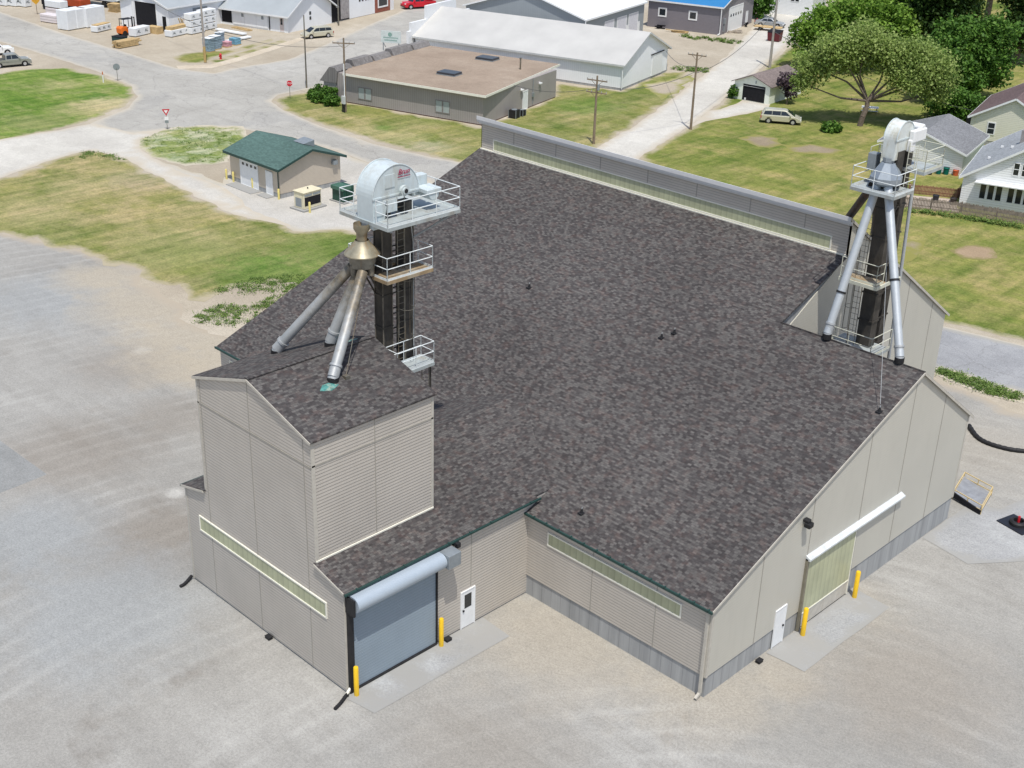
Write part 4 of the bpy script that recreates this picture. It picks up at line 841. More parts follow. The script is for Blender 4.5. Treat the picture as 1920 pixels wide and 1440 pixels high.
def gable(t, w, d, he, hr, axis, wallm, roofm, oh=.35, th=.1, trim=None, fnd=0.0, x1=0.0, rakeoh=None):
    """block x in [x1-w, x1], y in [0, d] in the thing's frame; ridge along axis ('x' or 'y')"""
    ro = oh if rakeoh is None else rakeoh
    x0 = x1-w
    if axis == 'x':
        MB().prism([(0, fnd), (d, fnd), (d, he), (d/2, hr), (0, he)], 'x', x0, x1).build('wall', wallm, t)
        s = (hr-he)/(d/2)
        for sg in (0, 1):
            ye = -oh if sg == 0 else d+oh
            b = MB(); b.slab([(x0-ro, ye, he-oh*s+th), (x1+ro, ye, he-oh*s+th), (x1+ro, d/2, hr+th), (x0-ro, d/2, hr+th)], th); b.build('roof', roofm, t)
            if trim:
                b = MB(); yy = ye-.03 if sg == 0 else ye+.03; b.box(x0-ro, x1+ro, min(ye, yy), max(ye, yy), he-oh*s-.12, he-oh*s+th+.02); b.build('fascia', trim, t)
        if trim:
            for xx in (x0-ro-.02, x1+ro+.02):
                b = MB(); b.bar((xx, -oh, he-oh*s+.0), (xx, d/2, hr), .04, .2); b.bar((xx, d/2, hr), (xx, d+oh, he-oh*s), .04, .2); b.build('rake_board', trim, t)
    else:
        MB().prism([(x0, fnd), (x1, fnd), (x1, he), ((x0+x1)/2, hr), (x0, he)], 'y', 0, d).build('wall', wallm, t)
        s = (hr-he)/(w/2); xm = (x0+x1)/2
        for sg in (0, 1):
            xe_ = x0-oh if sg == 0 else x1+oh
            b = MB(); b.slab([(xe_, -ro, he-oh*s+th), (xm, -ro, hr+th), (xm, d+ro, hr+th), (xe_, d+ro, he-oh*s+th)], th); b.build('roof', roofm, t)
            if trim:
                b = MB(); xx = xe_-.03 if sg == 0 else xe_+.03; b.box(min(xe_, xx), max(xe_, xx), -ro, d+ro, he-oh*s-.12, he-oh*s+th+.02); b.build('fascia', trim, t)
        if trim:
            for yy in (-ro-.02, d+ro+.02):
                b = MB(); b.bar((x0-oh, yy, he-oh*s), (xm, yy, hr), .04, .2); b.bar((xm, yy, hr), (x1+oh, yy, he-oh*s), .04, .2); b.build('rake_board', trim, t)
    if fnd: MB().box(x0+.03, x1-.03, .03, d-.03, 0, fnd).build('foundation', m_conc_w, t)
def opening(t, face, c, a0, a1, z0, z1, name='window', mat=None, frame=None, fw=.08, fn='window_frame', proud=.03, pane=None):
    """face 'S' plane y=c, looking -y ; 'E' plane x=c looking +x"""
    mat = mat or m_glass
    def bx(m, p0, p1, q0, q1, d0, d1):
        if face == 'S': m.box(p0, p1, c-d1, c-d0, q0, q1)
        else: m.box(c+d0, c+d1, p0, p1, q0, q1)
    g = MB(); bx(g, a0, a1, z0, z1, 0, proud); o = g.build(name, mat, t)
    if frame:
        f = MB(); bx(f, a0-fw, a1+fw, z1, z1+fw, 0, proud+.03); bx(f, a0-fw, a1+fw, z0-fw, z0, 0, proud+.03); bx(f, a0-fw, a0, z0, z1, 0, proud+.03); bx(f, a1, a1+fw, z0, z1, 0, proud+.03)
        f.build(fn, frame, o)
    if pane == 'sash':
        f = MB(); bx(f, a0, a1, (z0+z1)/2-.03, (z0+z1)/2+.03, proud, proud+.02); f.build('sash_rail', frame, o)
    return o
# --- flat-roofed office
of = thing('office_building', 'low taupe office with flat tan gravel roof and two dark skylights', 'office', (-78.49, 62.47, 0), A15)
MB().box(-20.4, 0, 0, 17.6, .12, 3.42).build('wall', m_gsid, of); MB().box(-20.35, -.05, .05, 17.55, 0, .12).build('foundation', paint('brown_plinth', (.14, .07, .05)), of)
m_tar = m_gravel('tan_roof_gravel', (0.28, 0.22, 0.17, 1), (0.34, 0.27, 0.21, 1), (0.38, 0.31, 0.245, 1), coarse=0.2)
b = MB(); b.prism([(-19.1, -.58), (.62, -.58), (-.95, 20.2), (-21.2, 20.2), (-21.6, 10), (-21.0, 4)], 'z', 3.46, 3.60); b.build('roof', m_tar, of)
b = MB(); b.bar((-19.1, -.60, 3.5), (.64, -.60, 3.5), .05, .26); b.bar((.64, -.58, 3.5), (-.93, 20.2, 3.5), .05, .26); b.build('fascia', m_cream, of)
for x, y, in ((-8.7, 6.6), (-9.6, 17.0)):
    b = MB(); b.box(x-1.25, x+1.25, y-.9, y+.9, 3.6, 3.95); o = b.build('skylight', paint('dark_skylight', (.05, .055, .065), .3), of, bevel=.05); b = MB(); b.box(x-1.3, x+1.3, y-.95, y+.95, 3.6, 3.7); b.build('skylight_curb', m_gmetal, o)
b = MB(); b.cyl((-3.3, 14.3, 3.6), (-3.3, 14.3, 4.9), .1, .1, 10); b.cyl((-3.3, 14.3, 4.9), (-3.3, 14.3, 5.0), .16, .16, 10); b.build('vent_pipe', m_galvd, of)
m_blind = paint('pale_blinds', (.36, .40, .39), .5, var=.08)
for a in (-17.25, -6.3):
    for k in (0, 1.0): opening(of, 'S', 0, a+k, a+k+.82, .8, 2.05, 'window', m_blind, paint('taupe_frame', (.24, .22, .21)), .08)
opening(of, 'E', 0, 9.2, 10.3, .08, 2.2, 'door', m_white, m_white, .07, 'door_frame')
for y in (8.7, 13.2): b = MB(); b.box(0, .12, y-.1, y+.1, 2.45, 2.7); b.box(.1, .3, y-.28, y-.05, 2.5, 2.62); b.box(.1, .3, y+.05, y+.28, 2.5, 2.62); b.build('wall_light', m_white, of)
b = MB(); b.cyl((.05, 11.6, .4), (.05, 11.6, 3.3), .05, .05, 6); b.box(0, .15, 11.4, 11.8, 1.2, 1.7); b.build('electric_meter', m_gmetal, of)
# mansard on street side: stepped shingle blocks
m_man = shg('mansard_grey_shingles', (0.20, 0.19, 0.185), True)
for i, (y0, y1, zt) in enumerate([(-.2, 2.9, 4.0), (3.3, 7.2, 4.35), (7.6, 11.2, 4.15), (11.6, 16.0, 4.4), (16.4, 20.2, 4.2)]):
    b = MB(); b.prism([(-22.9, 2.2), (-20.4, 2.2), (-20.2, 3.61), (-20.6, zt), (-21.4, zt)], 'y', y0, y1); b.build('mansard', m_man, of)
b = MB(); b.box(-22.6, -20.45, .3, 17.0, .1, 2.2); b.build('porch_wall', paint('brick_porch', (.16, .10, .09)), of)
b = MB(); b.box(-22.4, -20.5, -.05, .3, .0, 2.2); b.build('porch_end_wall', m_gsid, of)  # short end wall of the porch in plain taupe siding
# sign board on roof
sg = thing('sign_board', 'white sign board with faded green emblem and two green lines on the office roof edge', 'sign', (G(733, 84, 4.2).x, G(733, 84, 4.2).y, 4.2), R(30))
b = MB(); b.box(-1.35, 1.35, -.05, .05, .25, 1.75); b.build('panel', paint('faded_sign_white', (.62, .68, .65)), sg)
b = MB(); b.box(-1.1, -1.0, -.03, .03, -.8, .25); b.box(1.0, 1.1, -.03, .03, -.8, .25); b.bar((-1.05, 0, .25), (-1.05, .9, -.5), .06); b.bar((1.05, 0, .25), (1.05, .9, -.5), .06); b.build('sign_post', m_gmetal, sg)
m_fg = paint('faded_green_ink', (.24, .38, .33)); b = MB(); b.prism([(.28*math.cos(a)-.1, 1.3+.28*math.sin(a)) for a in [i*math.pi/8 for i in range(16)]], 'y', -.06, -.05); b.build('emblem', m_fg, sg)
for zz, ww in ((.82, 1.0), (.5, .85)):
    b = MB(); x = -ww
    while x < ww: b.box(x, min(x+.13, ww), -.058, -.05, zz, zz+.16); x += .17
    b.build('text_line', m_fg, sg)
# AC units
def ac(x, y, rz, s, label, mat, group):
    t = thing('air_conditioner', label, 'air conditioner', (x, y, 0), rz, group)
    b = MB(); b.box(-.42*s, .42*s, -.42*s, .42*s, .05, .85*s); b.build('casing', mat, t, bevel=.03)
    b = MB(); b.rev([(.3*s, .855*s), (.3*s, .88*s), (.02, .89*s)], (0, 0), 14); b.build('fan_grille', m_gmetal, t)
    b = Multi()
    for i in (-1, 1):
        for j in (-1, 1): b.box(i*.43*s-.03, i*.43*s+.03, j*.43*s-.03, j*.43*s+.03, 0, .88*s)
    b.build('corner_post', m_gmetal, t)
a = G(964, 221); ac(a.x, a.y, A15, 1.15, 'larger black air conditioner cube outside the taupe office wall', m_black, 'condensers by the office')
a = G(978, 217); ac(a.x, a.y, A15, .85, 'smaller black air conditioner cube nearest the office door', m_black, 'condensers by the office')
b = MB()
# --- long white building
wl = thing('long_shed', 'long white metal shed with broad off-white roof behind the flat-roofed office', 'shed', (-80.42, 89.02, 0), A15)
gable(wl, 31.6, 14.3, 3.35, 6.3, 'x', m_wsid, m_rwhite, oh=.4, trim=paint('grey_white_trim', (.55, .56, .55)), fnd=.3)
b = MB(); b.prism([(-.5, 0), (3.3, 0), (3.3, 5.1), (-.5, 5.1)], 'x', -32.3, -31.9); b.prism([(3.3, 0), (11, 0), (11, 6.9), (3.3, 6.9)], 'x', -32.3, -31.9); b.prism([(11, 0), (14.8, 0), (14.8, 5.1), (11, 5.1)], 'x', -32.3, -31.9); b.prism([(-1.2, 0), (-.5, 0), (-.5, 4.0), (-1.2, 4.0)], 'x', -32.3, -31.9); b.build('false_front', m_white, wl)
b = MB(); b.box(.0, .06, 9.2, 12.4, .3, 3.1); b.build('sliding_door', m_white, wl); b = MB(); b.box(0, .12, 8.7, 12.9, 3.12, 3.22); b.build('door_track', m_dark, wl)
b = MB(); b.cyl((.12, -.25, .2), (.12, -.25, 3.1), .06, .06, 8); b.build('downspout', m_white, wl)
for px_, lb in (((1228, 138), 'blue-grey condenser unit nearest the corner of the long white shed'), ((1238, 132), 'blue-grey condenser unit farther along the end wall of the long white shed')):
    a = G(*px_); ac(a.x+.3, a.y, A15, 1.1, lb, paint('blue_grey_unit', (.18, .26, .28)), 'condensers by the long white shed')
# --- grey building with bright white roof
gw = thing('workshop', 'grey workshop with bright white roof and white overhead doors at the top of the frame', 'workshop', (-99.5, 103.0, 0), A15)
gable(gw, 20.0, 20.5, 4.9, 8.0, 'y', m_grsid, m_rbright, oh=.35, trim=m_white)
for y0, y1 in ((6.6, 9.6), (10.9, 14.0), (15.0, 18.2)): opening(gw, 'E', 0, y0, y1, .1, 3.6, 'overhead_door', paint('pale_overhead_door', (.62, .62, .66)), m_white, .12, 'door_frame')
for y0 in (14.2, 18.4): opening(gw, 'E', 0, y0, y0+.6, .1, 2.1, 'door', m_white, m_white, .05, 'door_frame')
b = MB(); b.cyl((.25, -.3, .2), (.25, -.3, 4.7), .07, .07, 8); b.build('downspout', m_white, gw)
# --- purple grey building, blue roof
pg = thing('garage_building', 'purple-grey building with bright blue metal roof and white overhead door', 'building', (-96.51, 131.92, 0), A15)
gable(pg, 12.6, 14.2, 4.3, 6.4, 'x', m_psid, m_rblue, oh=.35, trim=m_white)
for a in (-10.6, -5.35): opening(pg, 'S', 0, a, a+1.05, 2.0, 3.0, 'window', m_glass, m_white, .22)
o = opening(pg, 'E', 0, 3.2, 9.2, .1, 3.7, 'overhead_door', m_white, m_white, .15, 'door_frame')
for i in range(5): b = MB(); b.box(.031, .05, 3.8+i*1.1, 4.3+i*1.1, 2.3, 2.7); b.build('door_window', m_glass, o)
opening(pg, 'E', 0, 11.0, 11.9, .1, 2.2, 'door', m_white, m_white, .07, 'door_frame')
b = MB(); b.cyl((.0, -.28, .2), (.0, -.28, 4.2), .07, .07, 8); b.bar((0, -.28, .25), (-.1, -.9, .1), .13); b.build('downspout', m_white, pg)
b = MB(); b.box(0, .25, .9, 1.5, 1.6, 2.4); b.box(0, .2, 1.0, 1.3, .4, 1.4); b.build('electric_meter', m_gmetal, pg)
for i, (u, v, w_, d_, h_, mt, lb, rz) in enumerate([(1238, 54, 1.6, .9, .7, m_dark, 'dark rusty scrap machine against the purple-grey wall', 15), (1268, 61, 3.4, .9, .35, m_lum, 'pile of pale boards by the purple-grey wall', 15), (1378, 62, 2.2, 1.1, .4, paint('stone_rubble', (.38, .33, .27), var=.3), 'heap of pale rubble at the purple-grey building corner', 60), (1400, 50, .6, .6, .8, m_dark, 'dark bin beside the white overhead door', 0)]):
    g = G(u, v); t = thing('scrap_pile', lb, 'pile', (g.x, g.y, 0), R(rz)); b = Multi()
    for j in range(7):
        b2_ = random.uniform(-.5, .5)*w_*.6; b3_ = random.uniform(-.5, .5)*d_*.6; l_ = w_*random.uniform(.4, .9); q = random.uniform(.1, .22)
        b.bar((b2_-l_/2, b3_, .1+j/7*h_*.8), (b2_+l_/2, b3_+random.uniform(-.3, .3), .12+j/7*h_*.8), q*1.6, q)
    b.build('piece', mt, t)
# --- white house far top
wf = thing('house', 'plain white house with dark roof and one small window beyond the silver car', 'house', (*G(1521, 33).xy, 0), R(15))
gable(wf, 8.2, 7.5, 4.6, 7.0, 'x', m_wsidh, m_sgrey, oh=.3, trim=m_white)
opening(wf, 'S', 0, -3.9, -3.3, 2.4, 3.1, 'window', m_glass, m_white, .06); opening(wf, 'S', 0, -3.1, -2.5, 2.4, 3.1, 'window', m_glass, m_white, .06)
# --- utility building, green roof (axis aligned)
ut = thing('utility_building', 'small tan utility building with dark green gable roof and white doors', 'building', (-70.6, 28.8, 0), R(0))
gable(ut, 8.0, 7.05, 2.95, 4.1, 'x', m_usid, m_sgreen, oh=.45, trim=m_green, fnd=.45)
opening(ut, 'S', 0, -2.1, -1.15, .08, 2.2, 'door', m_white, m_white, .07, 'door_frame')
o = opening(ut, 'S', 0, -6.2, -3.5, .08, 2.5, 'overhead_door', m_white, m_white, .12, 'door_frame')
for i in range(4): b = MB(); b.box(-5.95+i*.66, -5.6+i*.66, -.045, -.031, 2.0, 2.25); b.build('door_window', m_glass, o)
b = MB(); b.box(-2.9, -2.6, -.15, 0, 2.55, 2.72); b.build('wall_light', m_black, ut)
b = MB(); b.tube([(-.25, -.42, 2.75), (-.12, -.1, 2.6), (-.12, -.1, .15)], .05, 8); b.build('downspout', paint('dark_green_pipe', (.02, .05, .045)), ut)
b = MB(); b.box(0, .35, 6.0, 6.5, 2.2, 2.6); b.build('wall_light', m_gmetal, ut)
b = MB(); b.prism([(4.6, 3.9), (5.9, 3.45), (5.9, 4.1), ], 'x', -4.0, -2.4); b.build('roof_vent', m_gmetal, ut)
b = MB(); b.box(-7.0, -2.9, -1.3, 0, 0, .06); b.box(-2.4, -.8, -1.0, 0, 0, .065); b.build('concrete_step', mg_conc, ut)
gy = 'pale yellow bollards in front of the utility building'; m_py = paint('pale_yellow_paint', (.66, .56, .20), .6)
for (u, v), lb in (((425, 336), 'pale bollard at the far left by the utility building corner'), ((438, 341), 'pale bollard at the left jamb of the utility overhead door'), ((474, 353), 'pale bollard at the right jamb of the utility overhead door'), ((523, 374), 'pale bollard at the near corner of the utility building'), ((581, 399), 'pale bollard at the foot of the cream generator')):
    g = G(u, v); bollard(g.x, g.y, 1.0, .1, lb, gy, m_py)
gn = thing('generator', 'cream generator cabinet with black radiator opening beside the utility building', 'generator', (-66.9, 29.1, 0), R(5))
m_crm = paint('cream_enclosure', (.70, .64, .46), .45)
b = MB(); b.box(-.95, .95, -1.3, 1.5, .0, .14); b.build('slab', mg_conc, gn)
b = MB(); b.box(-.7, .62, -.95, 1.15, .14, 1.62); b.build('cabinet', m_crm, gn, bevel=.04)
b = MB(); b.box(-.78, .7, -1.03, 1.23, 1.625, 1.72); b.build('lid', m_crm, gn, bevel=.04); b = MB(); b.cyl((-.1, .2, 1.72), (-.1, .2, 1.86), .06, .06, 8); b.build('exhaust', m_black, gn)
b = MB(); b.box(.622, .64, -.85, 1.05, .42, 1.22); b.build('radiator_opening', m_dark, gn); b = MB(); b.box(.622, .64, -.85, .05, 1.3, 1.48); b.box(.622, .64, .15, 1.05, 1.3, 1.48); b.build('louvre', m_gmetal, gn); b = MB(); b.box(-.5, .3, -.965, -.951, .3, 1.1); b.build('side_louvre', m_gmetal, gn)
g = G(645, 376); tr = thing('transformer', 'dark green transformer cabinet behind the cream generator', 'transformer', (g.x, g.y, 0), R(5))
b = MB(); b.box(-1.0, 1.0, -.9, .9, 0, .12); b.build('slab', mg_conc, tr); b = MB(); b.box(-.75, .75, -.75, .6, .12, 1.5); b.build('cabinet', paint('dark_green_steel', (.02, .07, .05), .4), tr, bevel=.03); b = MB(); b.box(-.8, .8, -.9, .2, 1.2, 1.56); b.build('lid', paint('green_lid', (.06, .14, .10), .4), tr, bevel=.03); b = MB()
for i in range(6): b.box(.76, .85, -.6+i*.2, -.55+i*.2, .3, 1.2)
b.box(.75, .765, -.7, .5, .25, 1.25); b.build('cooling_fins', MATS['dark_green_steel'], tr)
# --- lumber yard sheds
l1 = thing('lumber_shed', 'long low white shed with pale grey roof, dark opening and row of sliding doors', 'shed', (-137.84, 78.88, 0), A15)
gable(l1, 15.2, 11.4, 2.75, 6.2, 'x', m_wsid, m_rgrey, oh=.6, trim=m_white)
b = MB(); b.box(-.05, 0.0, 10.9, 28, .05, 5.6); b.box(-9, -.05, 15.9, 28, .05, 5.6); b.box(-9, -.05, 11.41, 11.6, .05, 5.6); b.build('store_wall', m_wsid, l1)
MB().box(.0, .05, 10.9, 15.5, .1, 4.6).build('open_doorway', m_dark, l1); b = MB()
for i in range(8): b.box(.05, .16, 13.2+i*.28, 13.4+i*.28, .3, 4.4)
b.box(.04, .06, 13.2, 15.4, .3, 4.4); b.build('stored_sheets', paint('grey_sheets', (.36, .34, .34), var=.3), l1)
for y in (18.2, 19.0, 19.9, 20.6): opening(l1, 'E', 0, y, y+.45, 2.4, 3.9, 'window', m_glass)
MB().box(0, .06, 22.6, 28, .05, 3.4).build('brick_front', m_brick, l1); opening(l1, 'E', .06, 23.6, 26, 1.0, 2.4, 'window', m_glass, m_white, .25); opening(l1, 'E', .06, 27, 27.8, .1, 2.4, 'door', m_white, m_white, .1, 'door_frame')
for z_ in (1.25, 2.0): opening(l1, 'E', 0, 5.3, 5.75, z_, z_+.5, 'window', m_glass)
opening(l1, 'S', 0, -12.9, -10.9, .35, 2.45, 'open_doorway', m_dark); opening(l1, 'S', 0, -14.3, -13.7, 1.7, 2.2, 'window', m_glass)
for i, x in enumerate((-10.6, -8.3, -6.0)): b = MB(); b.box(x, x+2.25, -.09, -.001, .25, 2.5); o = b.build('sliding_door', m_wsid, l1)
for x in (-8.9, -5.0): opening(l1, 'S', -.09, x, x+.45, 1.5, 2.0, 'window', m_gmetal)
b = MB(); b.box(-3.5, -3.4, -.12, 0, .1, 2.6); b.build('downspout', m_dark, l1)
opening(l1, 'S', 0, -1.45, -.7, .15, 2.2, 'door', paint('pinkish_door', (.60, .52, .50)), m_white, .05, 'door_frame'); opening(l1, 'S', -.03, -1.3, -.95, 1.1, 2.0, 'door_window', m_glass)
MB().box(.4, .9, -.2, 26, 0.0, .02)
l2 = thing('lumber_barn', 'white gable-fronted lumber barn with tall black open doorway', 'barn', (-148.16, 64.86, 0), R(12))
gable(l2, 10.2, 16, 3.7, 5.6, 'y', m_wsid, m_rgrey, oh=.35, trim=m_white)
opening(l2, 'S', 0, -6.9, -2.5, .12, 3.95, 'open_doorway', m_dark, m_white, .08, 'door_frame'); b = MB(); b.box(-7.6, -7.05, -.12, -.0, .1, 4.2); b.build('open_door_leaf', m_white, l2)
opening(l2, 'S', 0, -1.25, -.5, .1, 2.3, 'open_doorway', m_dark)
opening(l2, 'E', 0, 5.0, 8.0, 1.6, 3.0, 'panel', m_gmetal)
b = MB(); b.box(-7.2, -2.3, -2.6, 0, 0, .4); b.build('loading_ramp', paint('pink_grey_concrete', (.48, .42, .40)), l2)
for dx in (.6, 1.3): b = MB(); b.bar((dx, 2.2, 0), (dx-.2, 1.6, 2.0), .12); b.bar((dx+.4, 2.2, 0), (dx+.3, 1.5, 2.1), .1); b.build('leaning_boards', m_lum, l2)
# --- small garage with open door
ga = thing('garage', 'small white garage with open black doorway and worn brown roof beside the alley', 'garage', (-63.75, 97.6, 0), R(6))
gable(ga, 5.0, 8.6, 2.25, 3.25, 'y', paint('greenish_white_boards', (.82, .85, .76), .6, var=.06), m_garr, oh=.35, rakeoh=.3)
opening(ga, 'S', 0, -3.75, -.65, .08, 2.05, 'open_doorway', m_dark)
b = MB(); b.box(-3.4, -3.2, -.1, .0, .1, .35); b.build('white_bucket', m_white, ga); b = MB(); b.box(-2.05, -1.95, -.12, -.05, 2.3, 2.6); b.build('wall_light', m_gmetal, ga)
MB().box(-3.7, -.7, -.1, -.04, 1.82, 1.86).build('raised_door_edge', m_galv, ga)
# --- yellow house
yh = thing('house', 'cream house with brown shingle roof at the right edge', 'house', (-33.4, 101.6, 0), A15)
gable(yh, 8.8, 12.5, 3.05, 5.5, 'y', m_ysidh, m_sbrown, oh=.35, trim=m_white, fnd=.5, x1=3.4)
opening(yh, 'S', 0, -3.45, -2.75, 1.3, 2.5, 'window', m_glass, m_white, .1, pane='sash'); opening(yh, 'S', .0, -1.9, -.9, .1, .35, 'basement_window', m_dark)
b = MB(); b.box(-.9, -.2, 9.5, 10.2, 4.6, 6.6); b.build('chimney', paint('orange_brick', (.45, .22, .10), var=.2, scale=5), yh)
# --- blue house behind
g = G(1875, 182); bh = thing('house', 'pale blue-grey house with light grey roof and satellite dish behind the cream house', 'house', (-33.5, 122.5, 0), A15)
gable(bh, 9, 10, 4.4, 7.2, 'y', m_bsid, m_slight, oh=.4, x1=5.5); b = MB(); b.slab([(-5.3, -3.2, 2.6), (-4.0, -3.2, 2.6), (2, -3.2, 2.9), (2, 0, 3.4), (-5.3, 0, 3.1)], .1); b.build('porch_roof', m_slight, bh)
b = MB(); b.box(-4.6, 2, -2.7, 0, 0, 2.5); b.build('porch', m_bsid, bh); opening(bh, 'S', -2.7, -3.5, -2.6, 1.0, 2.0, 'window', m_glass, m_white, .08); b = MB(); b.prism([(-1.2, 4.2), (1.2, 4.2), (0, 6.0)], 'y', -.6, 4); b.build('dormer', m_wsidh, bh)
# --- white detached garage
wg = thing('garage', 'white gable garage with mid-grey shingle roof behind the tall east elevator', 'garage', (-32.4, 86.5, 0), R(13))
gable(wg, 8.6, 9.2, 2.35, 3.9, 'y', m_wsidh, m_sgrey, oh=.35, trim=m_white)
opening(wg, 'S', 0, -4.9, -4.4, .9, 1.1, 'vent', m_dark)
# --- white house with porch windows
ww = thing('house', 'white clapboard house with long row of porch windows behind the picket fence', 'house', (-27.4, 76.35, 0), R(17))
gable(ww, 10.0, 12.5, 3.1, 6.3, 'y', m_wsidh, m_slight, oh=.35, trim=m_white, x1=10.0, fnd=.4)
MB().box(1.2, 9.8, -.9, -.001, 2.75, 2.85).build('awning', m_white, ww)
for i in range(6): opening(ww, 'S', 0, 1.7+i*.72+(.35 if i > 2 else 0), 2.2+i*.72+(.35 if i > 2 else 0), 1.15, 2.55, 'window', m_glass, m_white, .06)
for i in range(3): opening(ww, 'S', 0, 4.3+i*.75, 4.75+i*.75, 3.8, 4.9, 'window', m_glass, m_white, .08, pane='sash')
for x, y in ((1.6, 3.0), (2.2, 6.5), (3.4, 3.8)): b = MB(); zz = 3.2+(x)*.64; b.box(x-.12, x+.12, y-.12, y+.12, zz, zz+.18); b.build('roof_vent', m_white, ww)
b = MB(); b.box(3.9, 4.4, 4.5, 5.0, 5.3, 7.0); b.build('chimney', paint('grey_brick', (.3, .28, .27), var=.2), ww)
# ================================================================== FENCES
def fence(pts, h, label, mat, gap=.13, wd=.1, cat='fence', posts=2.4):
    o = Vector((pts[0].x, pts[0].y, 0)); t = thing('wooden_fence', label, cat, o)
    b = MB(); pb = Multi()
    for a, c in zip(pts[:-1], pts[1:]):
        a = a-o; c = c-o; L_ = (c-a).length; n = int(L_/gap); d = (c-a).normalized(); nn = Vector((-d.y, d.x, 0))
        for i in range(n):
            q = a.lerp(c, i/n); hh = h*random.uniform(.92, 1.04); r_ = d*wd/2
            b.add([q-r_, q+r_, q+r_+nn*.02, q-r_+nn*.02, q-r_+Vector((0, 0, hh)), q+r_+Vector((0, 0, hh)), q+r_+nn*.02+Vector((0, 0, hh)), q-r_+nn*.02+Vector((0, 0, hh))], [(0, 3, 2, 1), (4, 5, 6, 7), (0, 1, 5, 4), (1, 2, 6, 5), (2, 3, 7, 6), (3, 0, 4, 7)])
        for z_ in (.35*h, .8*h): b.bar(a+nn*.05+Vector((0, 0, z_)), c+nn*.05+Vector((0, 0, z_)), .05, .09)
        m = max(1, int(L_/posts))
        for i in range(m+1): q = a.lerp(c, i/m)+nn*.1; pb.box(q.x-.05, q.x+.05, q.y-.05, q.y+.05, 0, h*1.05)
    b.build('pickets', mat, t); pb.build('fence_post', mat, t); return t
m_pick = paint('weathered_grey_pickets', (0.27, 0.22, 0.18), .9, var=.35, scale=3.5, dirt=(.16, .13, .11, 2.5)); m_pickb = paint('brown_pickets', (.25, .13, .08), .9, var=.3, scale=3)
fence([G(1688, 389), G(1800, 402), G(1935, 424)], 1.15, 'weathered grey picket fence across the near side of the back yard', m_pick)
fence([G(1703, 362), G(1795, 372), G(1808, 366)], .95, 'brown stained picket fence in front of the white garage', m_pickb)
_p = [(1702, 366), (1790, 374), (1797, 398), (1694, 386)]
sheet('patio', _p, .022, m_gravel('pink_grey_patio', (.42, .35, .28, 1), (.48, .40, .33, 1), (.52, .45, .38, 1)), jit=.05)
for (u, v), nm, lb, c, hh in (((1759, 326), 'trash_bin', 'left green bin by the white garage wall', (.0, .12, .09), .75), ((1773, 327), 'trash_bin', 'right green bin by the white garage wall', (.0, .12, .09), .75), ((1791, 329), 'storage_tub', 'orange-red tub at the corner of the white garage', (.55, .12, .05), .6), ((1722, 324), 'tyre_planter', 'left black round planter by the white garage', (.02, .02, .02), .3), ((1742, 327), 'tyre_planter', 'right black round planter by the white garage', (.02, .02, .02), .3), ((1753, 380), 'barrel', 'dark barrel inside the grey picket fence', (.03, .03, .035), .8), ((1786, 384), 'crate', 'dark crate beside the white house corner', (.05, .04, .035), .7), ((1814, 236), 'barbecue', 'black covered barbecue beside the cream house', (.02, .02, .025), 1.1)):
    g = G(u, v); t = thing(nm, lb, nm.replace('_', ' '), (g.x, g.y, 0), R(15)); b = MB(); b.rev([(.26, 0), (.30, hh*.85), (.33, hh*.87), (.33, hh*.93), (.05, hh)], (0, 0), 12); b.build('shell', paint(nm+'_colour', c, .5) if nm != 'tyre_planter' else m_black, t); b = MB(); b.box(-.28, .28, -.05, .05, hh*.96, hh*1.02); b.build('handle', m_black, t)
# ================================================================== POLES, SIGNS, WIRES
POLE = {}
def pole(key, u, v, h, label, mat=m_wood, arms=(), armdir=A15, r=.15, group='wooden utility poles', lean=(0, 0)):
    g = G(u, v); t = thing('utility_pole', label, 'pole', (g.x, g.y, 0), 0, group); POLE[key] = (g, h)
    b = MB(); b.cyl((0, 0, 0), (lean[0], lean[1], h), r, r*.62, 12); b.build('post', mat, t, smooth=True)
    for z_, w_ in arms:
        d = Vector((math.cos(armdir), math.sin(armdir), 0)); b = MB(); b.bar(d*-w_/2+Vector((0, 0, z_)), d*w_/2+Vector((0, 0, z_)), .09, .12); b.bar(d*-w_*.3+Vector((0, 0, z_)), Vector((0, 0, z_-.6)), .04); b.bar(d*w_*.3+Vector((0, 0, z_)), Vector((0, 0, z_-.6)), .04); o = b.build('crossarm', mat, t)
        q = Multi()
        for k in (-.48, -.25, .25, .48): p_ = d*w_*k+Vector((0, 0, z_)); q.cyl(p_, p_+Vector((0, 0, .22)), .05, .035, 8)
        q.build('insulator', m_galv, o)
    return t
t = pole('p1', 1295, 243, 8.7, 'wooden pole with one crossarm at the alley edge', arms=[(8.4, 2.2)])
t = pole('p2', 1113, 270, 7.4, 'wooden pole with two crossarms behind the long parapet', arms=[(6.9, 2.4), (5.6, 2.4)])
b = MB(); b.cyl((.25, 0, 5.9), (.25, 0, 6.5), .14, .14, 10); b.build('transformer_can', m_gmetal, t)
t = pole('p3', 648, 210, 8.5, 'wooden pole with white conduit and meter box in front of the office', arms=[(7.9, 2.6)], armdir=A15+R(25))
b = MB(); b.cyl((.1, -.16, 1.3), (.1, -.16, 5.6), .06, .06, 8); b.build('conduit', m_white, t)
b = MB(); b.box(-.25, .25, -.38, -.14, 1.0, 1.9); b.build('meter_box', paint('pale_meter_box', (.52, .54, .53)), t); b = MB(); b.box(-.22, -.1, -.34, -.2, 0, 1.0); b.box(.1, .22, -.34, -.2, 0, 1.0); b.build('meter_leg', m_black, t)
